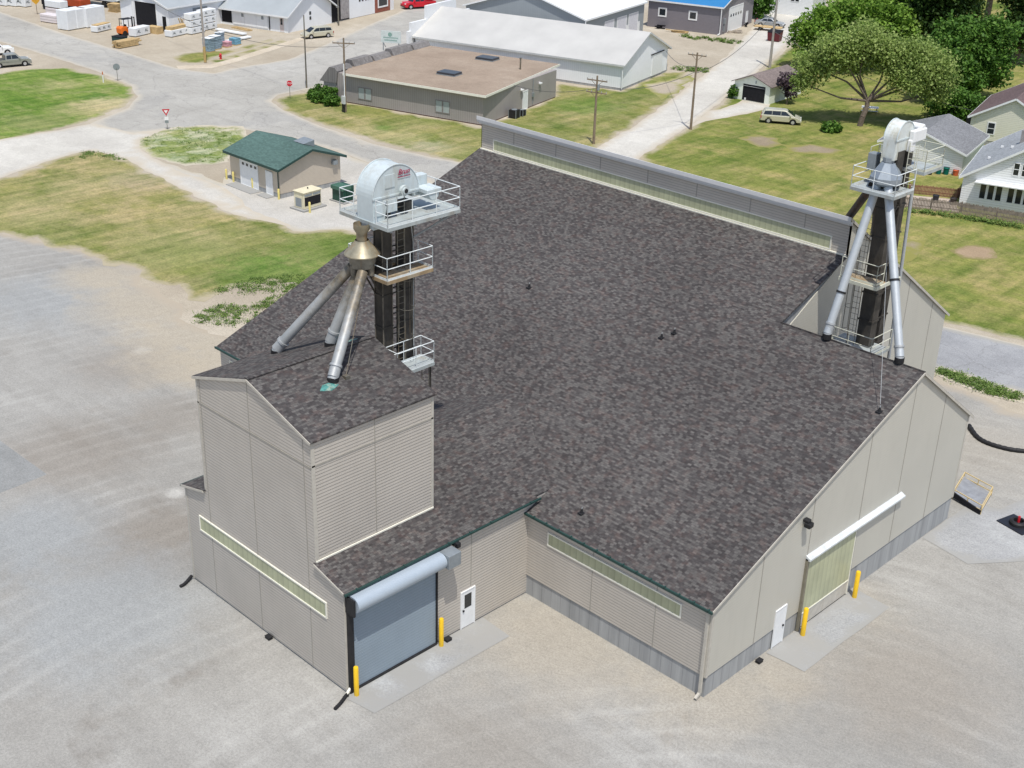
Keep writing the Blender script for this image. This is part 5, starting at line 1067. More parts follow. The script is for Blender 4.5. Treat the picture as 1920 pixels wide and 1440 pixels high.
t = pole('p4', 575, 165, 8.9, 'slim grey metal pole at the street corner by the stop sign', mat=m_galvd, r=.11, group='bare grey poles'); b = MB(); b.bar((0, 0, 8.4), (-.7, .5, 8.75), .05); b.build('lamp_arm', m_galvd, t)
pole('p5', 1443, 127, 13.0, 'thick grey pole rising behind the small garage', mat=paint('grey_pole_wood', (.34, .31, .28), .9, var=.15), arms=[(10.4, 2.4)], r=.2)
pole('p6', 385, 118, 13.0, 'wooden pole with yellow guard at the lumber yard corner', mat=MATS['grey_pole_wood'], r=.17); g = G(385, 118)
b = MB(); b.cyl((g.x, g.y, .1), (g.x, g.y, 2.2), .19, .18, 12); o = b.build('pole_guard', paint('dull_ochre_sleeve', (.42, .30, .12), .7, var=.2)); tag(o, 'faded yellow plastic sleeve on the lumber yard pole', 'pole guard')
pole('p7', 635, 48, 11.0, 'slim grey pole in front of the lumber shed dark doorway', mat=m_galvd, r=.11, group='bare grey poles')
def wire(a, c, sag, label, r=.03, n=14):
    pts = []
    for i in range(n+1):
        q = Vector(a).lerp(Vector(c), i/n); q.z -= sag*4*(i/n)*(1-i/n); pts.append(q)
    b = MB(); b.tube(pts, r, 4); o = b.build('power_line', paint('wire_grey', (.12, .12, .12), .6)); tag(o, label, 'power line', 'overhead wires')
P1, P2, P3, P5 = [Vector((POLE[k][0].x, POLE[k][0].y, 0)) for k in ('p1', 'p2', 'p3', 'p5')]
wire(P2+Vector((0, 0, 6.2)), P1+Vector((0, 0, 6.6)), .9, 'wire from the double-crossarm pole to the alley pole')
wire(P1+Vector((0, 0, 6.4)), P5+Vector((0, 0, 8.0)), 1.4, 'lower wire from the alley pole to the thick grey pole')
wire(P1+Vector((0, 0, 7.2)), Vector((-83, 101, 3.2)), .7, 'service wire from the alley pole to the long white shed')
wire(P2+Vector((0, 0, 6.1)), Vector((-79.6, 68.5, 3.6)), .6, 'service wire from the double-crossarm pole to the office wall')
wire(P5+Vector((0, 0, 5.0)), Vector((-33.2, 101.8, 3.2)), 1.6, 'long wire under the olive tree to the cream house', .03)
wire(P3+Vector((0, 0, 7.6)), Vector((*G(300, 75).xy, 5.0)), 2.0, 'wire crossing the street from the office pole')
# signs (faces turned to the camera side)
def sign_post(u, v, h, label, kind):
    g = G(u, v); t = thing({'stop': 'stop_sign', 'yield': 'yield_sign', 'back': 'road_sign'}[kind], label, 'sign', (g.x, g.y, 0), math.atan2(CL.y-g.y, CL.x-g.x)+R(90))
    b = MB(); b.box(-.03, .03, .0, .05, 0, h); b.build('post', m_galvd, t); return t
t = sign_post(544, 185, 2.1, 'red octagonal stop sign on a thin post at the lawn corner', 'stop')
m_sred = paint('sign_red', (.55, .015, .03), .4, var=.03); m_swhite = paint('sign_white', (.8, .8, .8), .4, var=.02)
def ngon(r, n, a0): return [(r*math.cos(a0+2*math.pi*i/n), r*math.sin(a0+2*math.pi*i/n)) for i in range(n)]
zc = 1.85
b = MB(); b.prism([(x, zc+z_) for x, z_ in ngon(.40, 8, math.pi/8)], 'y', -.02, 0); pl = b.build('plate_border', m_swhite, t); b = MB(); b.prism([(x, zc+z_) for x, z_ in ngon(.37, 8, math.pi/8)], 'y', -.03, -.02); b.build('plate', m_sred, t)
text_part('STOP', .30, m_swhite, t, (0, -.032, zc), (R(90), 0, 0))
t = sign_post(314, 243, 1.9, 'red and white yield sign with small plates below it at the weedy island', 'yield')
b = MB(); b.prism([(-.42, 2.25), (.42, 2.25), (0, 1.52)], 'y', -.02, 0); b.build('plate_border', m_sred, t); b = MB(); b.prism([(-.22, 2.13), (.22, 2.13), (0, 1.76)], 'y', -.03, -.02); b.build('plate', m_swhite, t)
b = MB(); b.box(-.2, .2, -.02, 0, 1.05, 1.42); b.build('name_plate', m_swhite, t); b = MB(); b.box(-.2, .2, -.02, 0, .72, 1.02); b.build('route_plate', m_gmetal, t)
t = sign_post(221, 152, 1.6, 'grey back of a round sign on a post at the green lawn corner', 'back'); b = MB(); b.prism([(x, 1.75+z_) for x, z_ in ngon(.42, 16, 0)], 'y', .05, .07); b.build('plate', m_gmetal, t)
g = G(194, 155); t = thing('marker_post', 'white marker post with orange top in the green lawn', 'marker post', (g.x, g.y, 0)); b = MB(); b.rev([(.07, 0), (.07, 1.0)], (0, 0), 10); b.build('post', m_white, t); b = MB(); b.rev([(.08, 1.0), (.06, 1.35), (.01, 1.4)], (0, 0), 10); b.build('cap', paint('orange_cap', (.5, .15, .05)), t)
g = G(70, 27); t = thing('warning_sign', 'orange-yellow diamond warning sign beside the lumber yard entrance', 'sign', (g.x, g.y, 0), math.atan2(CL.y-g.y, CL.x-g.x)+R(90)); b = MB(); b.box(-.05, .05, 0, .06, 0, 2.2); b.build('post', m_wood, t); b = MB(); b.prism([(x, 2.1+z_) for x, z_ in ngon(.62, 4, 0)], 'y', -.03, 0); b.build('plate', paint('amber_sign', (.60, .32, .03)), t)
g = G(414, 111); t = thing('fire_hydrant', 'red fire hydrant on the verge beside the lumber yard', 'hydrant', (g.x, g.y, 0)); b = MB(); b.rev([(.2, 0), (.2, .06), (.14, .08), (.14, .55), (.19, .57), (.19, .62), (.13, .72), (.05, .8), (.0, .82)], (0, 0), 14); b.build('barrel', m_red, t, smooth=True); b = MB(); b.cyl((-.25, 0, .42), (.25, 0, .42), .075, .075, 10); b.cyl((0, -.24, .4), (0, 0, .4), .09, .09, 10); b.build('nozzle', m_red, t)
# ================================================================== VEHICLES
def car(name, label, cat, u, v, heading, kind, mat, scale=.9, group=None, uv_is_world=False):
    g = Vector((u, v, 0)) if uv_is_world else G(u, v)
    t = thing(name, label, cat, (g.x, g.y, 0), heading, group)
    if kind == 'van':
        W_ = 1.95; ro = .36; wb = (-1.5, 1.55)
        lo = [(-2.5, .34), (-2.54, .7), (-2.46, 1.06), (1.25, 1.04), (1.9, .98), (2.35, .82), (2.55, .6), (2.52, .3)]
        cab = [(-2.44, 1.05), (-2.2, 1.62), (-1.95, 1.72), (.35, 1.74), (.75, 1.66), (1.85, .98)]
        win = [[(-2.2, 1.12), (-2.05, 1.55), (-1.15, 1.6), (-1.15, 1.12)], [(-1.1, 1.12), (-1.1, 1.6), (-.05, 1.62), (-.05, 1.12)], [(0, 1.12), (0, 1.62), (.55, 1.6), (1.2, 1.12)]]
        ws = [(.80, 1.63), (1.72, 1.07)]; rw = [(-2.19, 1.58), (-2.42, 1.12)]; hi = .12
    elif kind == 'sedan':
        W_ = 1.8; ro = .33; wb = (-1.4, 1.42)
        lo = [(-2.35, .34), (-2.4, .75), (-2.3, .93), (-1.2, .95), (1.0, .93), (2.1, .78), (2.38, .55), (2.35, .3)]
        cab = [(-1.75, .94), (-1.05, 1.34), (-.7, 1.4), (.1, 1.41), (.35, 1.37), (1.15, .93)]
        win = [[(-1.3, .98), (-.95, 1.29), (-.4, 1.34), (-.4, .98)], [(-.34, .98), (-.34, 1.34), (.2, 1.34), (.75, .98)]]
        ws = [(.38, 1.35), (1.08, .96)]; rw = [(-1.05, 1.32), (-1.68, .97)]; hi = .14
    else:
        W_ = 2.0; ro = .41; wb = (-1.85, 1.85)
        lo = [(-2.9, .5), (-2.92, .82), (-.85, .82), (-.85, 1.14), (1.35, 1.14), (2.55, 1.08), (2.85, .85), (2.9, .45)]
        cab = [(-.85, 1.13), (-.75, 1.78), (-.55, 1.86), (.65, 1.88), (.85, 1.82), (1.5, 1.12)]
        win = [[(-.68, 1.2), (-.62, 1.7), (.02, 1.74), (.02, 1.2)], [(.1, 1.2), (.1, 1.74), (.72, 1.72), (1.15, 1.2)]]
        ws = [(.87, 1.8), (1.42, 1.17)]; rw = [(-.77, 1.72), (-.86, 1.25)]; hi = .12
    hw = W_/2
    # body outline with wheel arches
    def arch(x): return [(x+(ro+.07)*math.cos(a), .34+(ro+.07)*math.sin(a)) for a in [math.pi*(1-i/8) for i in range(9)]]
    bot = [(lo[0][0], .34)]+[p for p in arch(wb[0])]+[p for p in arch(wb[1])]+[(lo[-1][0], .34)]
    poly = lo[1:-1][::-1]+bot
    b = MB(); b.prism(poly, 'y', -hw, hw)
    body = b.build('body', mat, t, bevel=.06)
    b = MB(); n = len(cab); vs = []
    ins = lambda z: hw-.06-(z-cab[0][1])*hi*2.2
    for s in (-1, 1): vs += [(x, s*ins(z), z) for x, z in cab]
    b.add(vs, [tuple(range(n)), tuple(range(2*n-1, n-1, -1))]+[(i, i+n, (i+1) % n+n, (i+1) % n) for i in range(n)])
    b.build('cabin', mat, t, bevel=.04)
    for s in (-1, 1):
        for wp in win:
            b = MB(); m = len(wp); vs = [(x, s*(ins(z)+.004), z) for x, z in wp]+[(x, s*(ins(z)-.03), z) for x, z in wp]
            b.add(vs, [tuple(range(m)), tuple(range(2*m-1, m-1, -1))]+[(i, i+m, (i+1) % m+m, (i+1) % m) for i in range(m)]); b.build('side_window', m_glass, t)
    for nm, (p, q) in (('windshield', ws), ('rear_window', rw)):
        b = MB(); dx = .03 if nm == 'windshield' else -.03
        vs = [(p[0]+dx, -ins(p[1])+.1, p[1]+.01), (p[0]+dx, ins(p[1])-.1, p[1]+.01), (q[0]+dx, ins(q[1])-.08, q[1]+.01), (q[0]+dx, -ins(q[1])+.08, q[1]+.01)]
        vs += [(x-dx*2, y, z-.03) for x, y, z in vs]; b.add(vs, [(0, 1, 2, 3), (7, 6, 5, 4), (0, 4, 5, 1), (1, 5, 6, 2), (2, 6, 7, 3), (3, 7, 4, 0)]); b.build(nm, m_glass, t)
    for x in wb:
        for s in (-1, 1):
            b = MB(); b.cyl((x, s*(hw-.24), ro*.95), (x, s*(hw+.005), ro*.95), ro, ro, 20); w_ = b.build('wheel', m_rubber, t, smooth=True)
            b = MB(); b.cyl((x, s*(hw-.02), ro*.95), (x, s*(hw+.015), ro*.95), ro*.62, ro*.58, 12); b.build('rim', m_rim, w_)
    fx_ = lo[-2][0]
    for s in (-1, 1):
        b = MB(); b.box(fx_-.16, fx_+.015, min(s*hw*.55, s*hw*.93), max(s*hw*.55, s*hw*.93), lo[-2][1]-.02, lo[-2][1]+.14); b.build('headlight', paint('headlight_lens', (.7, .7, .68), .15, spec=.6), t)
        xr = lo[1][0]; b = MB(); b.box(xr-.01, xr+.12, min(s*hw*.8, s*(hw+.01)), max(s*hw*.8, s*(hw+.01)), lo[1][1]-.05, lo[1][1]+.28); b.build('tail_light', paint('tail_red', (.35, .02, .02), .3), t)
        b = MB(); b.box(win[-1][-1][0]-.1, win[-1][-1][0]+.08, min(s*(hw-.05), s*(hw+.16)), max(s*(hw-.05), s*(hw+.16)), cab[0][1]+.03, cab[0][1]+.2); b.build('mirror', mat, t, bevel=.02)
    m_bmp = paint('dark_bumper', (.05, .05, .055), .5)
    b = MB(); b.box(fx_-.1, fx_+.06, -hw*.9, hw*.9, .32, .52); b.build('bumper', m_bmp if kind != 'van' else mat, t, bevel=.03)
    b = MB(); b.box(lo[1][0]-.07, lo[1][0]+.1, -hw*.9, hw*.9, .34, .54); b.build('bumper', m_bmp if kind != 'van' else mat, t, bevel=.03)
    b = MB(); b.box(wb[0]-.3, wb[1]+.3, -hw+.18, hw-.18, .22, .40); b.build('underbody', m_black, t)
    if kind == 'pickup':
        b = Multi(); b.box(-2.9, -.86, -hw+.01, -hw+.09, .83, 1.14); b.box(-2.9, -.86, hw-.09, hw-.01, .83, 1.14); b.box(-2.92, -2.84, -hw+.095, hw-.095, .83, 1.14); b.build('bed_side', mat, t)
        b = MB(); b.box(-2.83, -.87, -hw+.10, hw-.10, .825, .86); b.build('bed_liner', m_black, t)
    else:
        b = MB(); b.box(-1.9, .9, -hw-.005, -hw+.0, .58, .66); b.box(-1.9, .9, hw, hw+.005, .58, .66); b.build('side_moulding', mat, t)
    t.scale = (scale,)*3
    return t
def hd(u0, v0, u1, v1): a = G(u0, v0); b = G(u1, v1); return math.atan2(b.y-a.y, b.x-a.x)
m_champ = paint('champagne_paint', (.62, .59, .46), .25, .35, var=.03, spec=.6)
m_pewter = paint('pewter_paint', (.33, .33, .30), .3, .3, var=.04, spec=.5)
m_wcar = paint('white_car_paint', (.80, .80, .78), .25, var=.02, spec=.6)
m_silver = paint('silver_car_paint', (.50, .52, .53), .25, .5, var=.02, spec=.6)
m_redcar = paint('red_car_paint', (.60, .01, .025), .25, .1, var=.03, spec=.6)
car('minivan', 'champagne minivan parked on the street by the long lumber shed', 'van', 595, 70, hd(622, 70, 568, 75), 'van', m_champ, .92)
car('minivan', 'champagne minivan parked on the grass below the small white garage', 'van', 1463, 230, hd(1425, 229, 1500, 235), 'van', m_champ, .92)
car('pickup_truck', 'bright red pickup truck on the street at the top of the frame', 'truck', 784, 15, hd(812, 13, 752, 17), 'pickup', m_redcar, 1.0)
car('pickup_truck', 'pewter crew-cab pickup truck at the edge of the green lawn', 'truck', 20, 124, hd(0, 126, 64, 120), 'pickup', m_pewter, .88)
car('pickup_truck', 'white vehicle behind the pewter pickup at the left edge', 'truck', -12, 103, hd(-30, 104, 30, 99), 'pickup', m_wcar, .9)
car('sedan', 'silver sedan parked beyond the blue-roofed building', 'car', 1443, 50, hd(1410, 44, 1475, 50), 'sedan', m_silver, 1.0)
car('pickup_truck', 'dark maroon vehicle partly beyond the top edge behind the red truck', 'truck', 845, -6, hd(870, -8, 815, -4), 'pickup', paint('maroon_paint', (.12, .02, .03), .3), 1.0)
# flat trailer by the silver car
g = G(1437, 53); t = thing('flat_trailer', 'low wooden flat trailer in front of the silver sedan', 'trailer', (g.x, g.y-.3, 0), hd(1410, 50, 1475, 56)); t.location = (*G(1440, 57).xy, 0)
b = MB(); b.box(-2.2, 2.2, -.9, .9, .5, .62); b.build('deck', m_lum, t)
b = Multi()
for x in (-1.2, .9):
    for s in (-1, 1): b.cyl((x, s*1.0, .3), (x, s*.82, .3), .3, .3, 12)
b.build('wheel', m_rubber, t)
g = G(1452, 77); t = thing('dumpster', 'small dark red dumpster at the foot of the thick grey pole', 'dumpster', (g.x, g.y, 0), A15)
b = MB(); b.add([(-.9, -.7, .1), (.9, -.7, .1), (.9, .7, .1), (-.9, .7, .1), (-1.0, -.8, 1.35), (1.0, -.8, 1.35), (1.0, .8, 1.6), (-1.0, .8, 1.6)], [(0, 3, 2, 1), (4, 5, 6, 7), (0, 1, 5, 4), (1, 2, 6, 5), (2, 3, 7, 6), (3, 0, 4, 7)]); b.build('bin', paint('dark_red_steel', (.12, .02, .025), .5), t); b = MB(); b.slab([(-1.03, -.83, 1.42), (1.03, -.83, 1.42), (1.03, .83, 1.67), (-1.03, .83, 1.67)], .05); b.build('lid', m_dark, t)
# ================================================================== LUMBER YARD
m_wrap = paint('white_lumber_wrap', (.74, .76, .77), .45, var=.06, scale=1.5)
m_wrapr = siding('red_striped_wrap', (.72, .66, .66), .42, strength=.1, line_shade=.55)
m_mark = paint('black_print', (.03, .05, .05), .5)
def pack(u, v, l, w_, h, rz, label, marks=2, mat=None, z=0, sag=True, name='lumber_pack', cat='lumber pack', group='wrapped lumber packs', loc=None, top=None):
    g = G(u, v) if loc is None else Vector(loc); t = thing(name, label, cat, (g.x, g.y, z), rz, group)
    b = MB(); b.box(-l/2, l/2, -w_/2, w_/2, .1, h); b.build('wrap', mat or m_wrap, t, bevel=.06)
    b = Multi()
    for x in (-.35, .35): b.box(x*l-.05, x*l+.05, -w_/2+.02, w_/2-.02, 0, .1)
    b.build('skid', m_lum, t)
    for i in range(marks):
        x = -l/2+(i+.5)*l/marks; text_part('AL', h*.5, m_mark, t, (x, -w_/2-.012, .08+h*.5), (R(90), 0, 0), 'printed_mark')
    if marks: text_part('AL', h*.42, m_mark, t, (l/2+.012, 0, .1+h*.5), (R(90), 0, R(90)), 'printed_mark')
    if top: b = MB(); b.box(-l*.45, l*.45, -w_*.42, w_*.42, h+.001, h+top); b.build('loose_boards', m_lum, t)
    return t
ra = A15+R(90)
def dirn(u0, v0, u1, v1): return hd(u0, v0, u1, v1)
a1 = dirn(250, 72, 280, 65)
pack(262, 66, 3.3, 1.3, 1.25, a1, 'white wrapped lumber pack in front of the black barn doorway', 2)
pack(333, 66, 4.2, 1.3, 1.0, dirn(312, 72, 355, 62), 'long low pale wrapped pack topped with loose boards beside the striped barn wall', 3, top=.45)
pack(190, 58, 3.3, 1.2, .95, dirn(172, 63, 205, 55), 'short white wrapped pack with black print left of the forklift', 3, top=.14)
g = G(366, 62)
for k in range(3): pack(0, 0, 3.0, 1.3, 1.0, dirn(352, 66, 380, 60), ['bottom', 'middle', 'top'][k]+' pack of the nearer white lumber stack behind the pole', 2, z=k*1.0, loc=g)
g = G(389, 55)
for k in range(3): pack(0, 0, 3.0, 1.3, 1.0, dirn(352, 66, 380, 60), ['bottom', 'middle', 'top'][k]+' pack of the farther white lumber stack by the long shed', 2, z=k*1.0, loc=g)
for (u, v, lb) in ((128, 55, 'nearest tall plain white wrapped bundle by the yard road'), (146, 52, 'second tall plain white wrapped bundle by the yard road'), (164, 50, 'third tall plain white wrapped bundle of the row'), (180, 47, 'farthest tall white wrapped bundle of the row')):
    t = pack(u, v, 2.2, 2.0, 2.9, A15, lb, 0, group='tall wrapped bundles')
for k, (u, v, lb) in enumerate(((98, 42, 'lower red-striped wrapped pack beside the tall white bundles'), (108, 30, 'rear red-striped wrapped pack under a white one'))):
    pack(u, v, 3.4, 1.6, 1.25, A15, lb, 0, mat=m_wrapr, group='red striped packs')
pack(0, 0, 3.4, 1.6, 1.1, A15, 'white-topped pack stacked on the rear red-striped pack', 0, z=1.3, loc=G(108, 30), group='red striped packs')
for k in range(3): pack(8+k*18, 10+k*1.0, 2.4, 1.3, 1.5, A15, ['leftmost', 'middle', 'rightmost'][k]+' white wrapped pack in the top left corner', 1, group='white packs in the top left corner')
pack(433, 62, 6.0, .9, .35, dirn(400, 56, 455, 66), 'long flat white wrapped bundle lying on the yard', 0); pack(446, 76, 5.0, .8, .35, dirn(420, 80, 465, 71), 'pale flat bundle beside the blue pallets', 0)
m_bag = paint('blue_grey_bags', (.24, .32, .38), .5, var=.35, scale=3); m_bagp = paint('pink_insulation_wrap', (.55, .30, .34), .6, var=.2)
def pallet(u, v, l, w_, h, n, label, mat, cover=None, rz=A15):
    g = G(u, v); t = thing('pallet_stack', label, 'pallet', (g.x, g.y, 0), rz, 'pallet stacks by the pole')
    b = MB(); b.box(-l/2, l/2, -w_/2, w_/2, 0, .12); b.build('pallet', m_lum, t)
    for i in range(n): z = .12+i*h/n; b = MB(); b.box(-l/2+random.uniform(0, .06), l/2-random.uniform(0, .06), -w_/2+random.uniform(0, .06), w_/2, z, z+h/n*.96); b.build('bag_layer', mat, t, bevel=.05)
    if cover: b = MB(); b.box(-l/2-.02, l/2+.02, -w_/2-.02, w_/2+.02, .12+h, .2+h); b.build('cover', cover, t, bevel=.05)
pallet(392, 97, 1.3, 1.2, 1.75, 7, 'tall stack of blue-grey bags right of the yellow-sleeved pole', m_bag, m_wrap)
pallet(404, 92, 1.3, 1.2, 1.7, 7, 'second stack of blue-grey bags beside the first', m_bag, m_wrap)
pallet(413, 88, .9, 1.2, 1.9, 6, 'narrow tall stack of blue-grey bags with white top', m_bag, m_wrap)
pallet(425, 88, 1.2, 1.1, .7, 3, 'low stack of pink wrapped insulation', m_bagp)
pallet(441, 84, 1.3, 1.2, .9, 3, 'low stack of bright blue bags', paint('bright_blue_bags', (.16, .34, .45), .5, var=.3))
g = G(238, 87); t = thing('lumber_pile', 'uneven pile of brown lumber in front of the green bin', 'pile', (g.x, g.y, 0), dirn(215, 86, 258, 78))
b = Multi()
for k in range(4):
    for j in range(5): b.box(-1.9+random.uniform(-.2, .2), 1.9+random.uniform(-.5, .4), -.7+j*.28, -.45+j*.28, .1+k*.22, .29+k*.22)
b.build('board', m_lum, t)
g = G(225, 79); t = thing('dumpster', 'dark green open bin behind the brown lumber pile', 'dumpster', (g.x, g.y, 0), A15)
b = MB(); b.box(-.95, .95, -.6, .6, .05, .8); b.build('bin', paint('dark_green_bin', (.015, .05, .05), .5), t, bevel=.03); b = MB(); b.box(-1.0, 1.0, -.65, .65, .8, .86); b.build('lid', m_dark, t)
# forklift
g = G(241, 65); fk = thing('forklift', 'orange forklift with black mast and overhead guard beside the barn doorway', 'forklift', (g.x, g.y, 0), dirn(228, 63, 262, 58))
m_org = paint('orange_paint', (.75, .17, .02), .4, var=.05)
b = MB(); b.prism([(-1.6, .35), (-1.65, 1.1), (-1.4, 1.35), (-.5, 1.3), (-.4, .85), (.6, .85), (.75, .35)], 'y', -.6, .6); b.build('body', m_org, fk, bevel=.06)
b = Multi()
for x in (-1.0, .55):
    for s in (-1, 1): b.cyl((x, s*.45, .38), (x, s*.68, .38), .38, .38, 16)
b.build('wheel', m_rubber, fk)
b = MB(); b.box(-1.1, .6, -.55, .55, 2.3, 2.38)
for x in (-1.05, .55):
    for s in (-1, 1): b.bar((x, s*.52, 1.0), (x*.95, s*.52, 2.32), .07)
b.build('overhead_guard', m_black, fk)
b = MB()
for s in (-.3, .3): b.bar((1.0, s, .15), (1.0, s, 2.5), .1, .14); b.bar((1.0, s, .12), (2.1, s, .12), .12, .05)
b.bar((1.0, -.3, 2.4), (1.0, .3, 2.4), .1); b.bar((1.0, -.45, .8), (1.0, .45, .8), .08, .5); b.build('mast', m_black, fk)
b = MB(); b.box(-.45, .05, -.25, .25, .86, 1.1); b.box(-.5, -.38, -.25, .25, 1.1, 1.55); b.build('seat', m_black, fk)
# orange-red truck bed & white trailer top left
g = G(135, 22); t = thing('flatbed_truck', 'orange-red truck bed with dark chassis behind the white bundles', 'truck', (g.x, g.y, 0), A15)
b = MB(); b.box(-3.6, 3.2, -1.1, 1.1, 1.1, 2.2); b.build('bed', paint('rust_orange_paint', (.42, .07, .02), .5, var=.15), t, bevel=.03); b = MB(); b.box(-3.4, 5.2, -.6, .6, .6, 1.1); b.build('chassis', m_dark, t)
b = MB(); b.box(-5.6, -3.8, -1.1, 1.1, .7, 2.7); b.build('cab', m_dark, t, bevel=.15)
b = Multi()
for x in (-4.8, 1.0, 2.2):
    for s in (-1, 1): b.cyl((x, s*.8, .5), (x, s*1.15, .5), .5, .5, 16)
b.build('wheel', m_rubber, t)
g = G(180, 9); t = thing('white_trailer', 'pale grey semi trailer side at the top of the lumber yard', 'trailer', (g.x, g.y, 0), A15)
b = MB(); b.box(-4, 5.2, -1.2, 1.2, 1.1, 3.6); b.build('box', paint('pale_grey_panel', (.58, .60, .62), .4), t, bevel=.03); b = MB(); b.box(-3.8, 5, -.5, .5, .8, 1.1); b.build('chassis', m_dark, t)
b = Multi()
for x in (3.0, 4.1):
    for s in (-1, 1): b.cyl((x, s*.8, .5), (x, s*1.15, .5), .5, .5, 16)
b.build('wheel', m_rubber, t)
g = G(217, 22); t = thing('pallet_pile', 'loose yellowish pallets against the barn side', 'pile', (g.x, g.y, 0), A15); b = Multi()
for k in range(7): b.box(-.9+random.uniform(-.2, .2), .9, -.7, .7+random.uniform(-.2, .2), k*.2, k*.2+.12)
b.build('pallet', m_lum, t)
g = G(437, 50+5); t = thing('board_heap', 'thin heap of brown boards lying by the shed sliding doors', 'pile', (*G(455, 55).xy, 0), dirn(440, 52, 468, 58)); b = Multi()
for k in range(6): b.box(-1.9+random.uniform(-.4, .4), 1.9, -.5+k*.15, -.38+k*.15, 0.0, .12+.05*(k % 2))
b.build('board', m_lum, t)
g = G(291, 62); t = thing('plywood_stack', 'yellow-brown plywood stack beside the wrapped pack', 'pile', (g.x, g.y, 0), A15); b = MB(); b.box(-1.1, 1.1, -.6, .6, 0, 1.0); b.build('sheets', m_lum, t)
# trampoline-like item under the olive tree
g = G(1630, 212); t = thing('picnic_table', 'white-topped picnic table in the shade under the olive tree', 'picnic table', (g.x, g.y, 0), R(30))
b = MB(); b.box(-1.0, 1.0, -.4, .4, .72, .78); b.build('tabletop', m_white, t)
for s in (-1, 1): b = MB(); b.box(-1.0, 1.0, s*.75-.13, s*.75+.13, .42, .46); b.build('bench', m_white, t)
for x in (-.8, .8): b = MB(); b.bar((x, -.75, 0), (x, .0, .72), .07); b.bar((x, .75, 0), (x, 0, .72), .07); b.bar((x, -.75, .4), (x, .75, .4), .06); b.build('leg', m_wood, t)
# ================================================================== TREES
def m_leaf(name, c0, c1, c2, trans=.35):
    k = NT(name); g = k.n('ShaderNodeNewGeometry')
    f = k.noise(.55, 3, .6); r = g.outputs['Random Per Island']
    col = k.ramp(k.math('ADD', k.math('MULTIPLY', f, .55), k.math('MULTIPLY', r, .45)), [(.25, c0+(1,)), (.5, c1+(1,)), (.78, c2+(1,))])
    k.done(col, .6, 0, .25)
    tr = k.n('ShaderNodeBsdfTranslucent'); k.l(col, tr.inputs[0]); mx = k.n('ShaderNodeMixShader'); mx.inputs[0].default_value = trans
    k.l(k.b.outputs[0], mx.inputs[1]); k.l(tr.outputs[0], mx.inputs[2]); k.l(mx.outputs[0], k.t.nodes['Material Output'].inputs[0]); return k.m
lf_olive = m_leaf('olive_leaves', (.17, .25, .06), (.30, .40, .11), (.44, .52, .19), .45)
lf_bright = m_leaf('bright_leaves', (.09, .18, .02), (.18, .32, .045), (.30, .45, .08), .4)
lf_mid = m_leaf('mid_green_leaves', (.045, .11, .016), (.09, .20, .03), (.17, .30, .05))
lf_dark = m_leaf('dark_leaves', (.018, .045, .01), (.04, .085, .016), (.085, .14, .03))
lf_purple = m_leaf('purple_leaves', (.06, .04, .045), (.12, .085, .10), (.19, .15, .17))
m_bark = paint('grey_brown_bark', (.15, .12, .095), .95, var=.35, scale=5)
RH = Vector((RT.x, RT.y, 0)).normalized(); DH = Vector((FW.x, FW.y, 0)).normalized()
def leaves(lobes, n, size, mat, par, name='crown', shell=.55, seed=1, clump=.22):
    rng = np.random.default_rng(seed); vol = np.array([l[3]**2*l[4] for l in lobes]); vol = vol/vol.sum()
    V = []; F = []
    ncl = max(20, int(n/14)); cl = []
    for i in range(ncl):
        l = lobes[rng.choice(len(lobes), p=vol)]
        d = rng.normal(size=3); d /= np.linalg.norm(d); rr = (shell+(1-shell)*rng.random()) if rng.random() < .8 else rng.random()
        nz = 1+.22*noise.noise((d[0]*2.2+l[0], d[1]*2.2+l[1], d[2]*2.2))
        c = Vector((0, 0, l[2]))+RH*float(l[0]+d[0]*rr*l[3]*nz)+DH*float(l[1]+d[1]*rr*l[3]*nz)+Vector((0, 0, float(d[2]*rr*l[4]*nz)))
        if c.z > .15: cl.append((c, l[3]*clump*(.6+.8*rng.random())))
    for i in range(n):
        c, r = cl[rng.integers(len(cl))]
        p = c+Vector(rng.normal(size=3)*r*.5)
        if p.z < .05: p.z = .05+rng.random()*.2
        nn = Vector(rng.normal(size=3)); nn.z = abs(nn.z)+.35; nn.normalize(); a = nn.orthogonal().normalized(); a.rotate(Matrix.Rotation(rng.random()*6.28, 3, nn)); bb = nn.cross(a); s = size*(.6+.8*rng.random())
        o = len(V); V += [p-a*s*.5-bb*s*.28, p+a*s*.1-bb*s*.36, p+a*s*.55, p+a*s*.1+bb*s*.36, p-a*s*.5+bb*s*.28]; F.append((o, o+1, o+2, o+3, o+4))
    me = bpy.data.meshes.new(name); me.from_pydata(V, [], F); me.materials.append(mat); o = bpy.data.objects.new(name, me); COL.objects.link(o); o.parent = par; return o, cl
def branches(par, cl, tops, trunk, r0, name='trunk', n=26, seed=3, mat=None):
    rng = np.random.default_rng(seed); b = MB(); pts = [Vector(p) for p in trunk]
    for i, (p, q) in enumerate(zip(pts[:-1], pts[1:])): b.cyl(p, q, r0*(1-.35*i/len(pts)), r0*(1-.35*(i+1)/len(pts)), 8)
    root = pts[-1]; rr = r0*.6
    for tp in tops:
        tp = Vector((0, 0, tp[2]))+RH*tp[0]+DH*tp[1]
        m1 = root.lerp(tp, .45)+Vector(rng.normal(size=3)*.35); b.cyl(root, m1, rr*.8, rr*.5, 7); b.cyl(m1, tp, rr*.5, rr*.22, 6)
        near = sorted(cl, key=lambda c: (c[0]-tp).length)[:n]
        for c, _ in near[::3]: b.cyl(tp.lerp(m1, rng.random()*.5), c, rr*.14, .015, 4, cap=False)
    b.build(name, mat or m_bark, par, smooth=True)
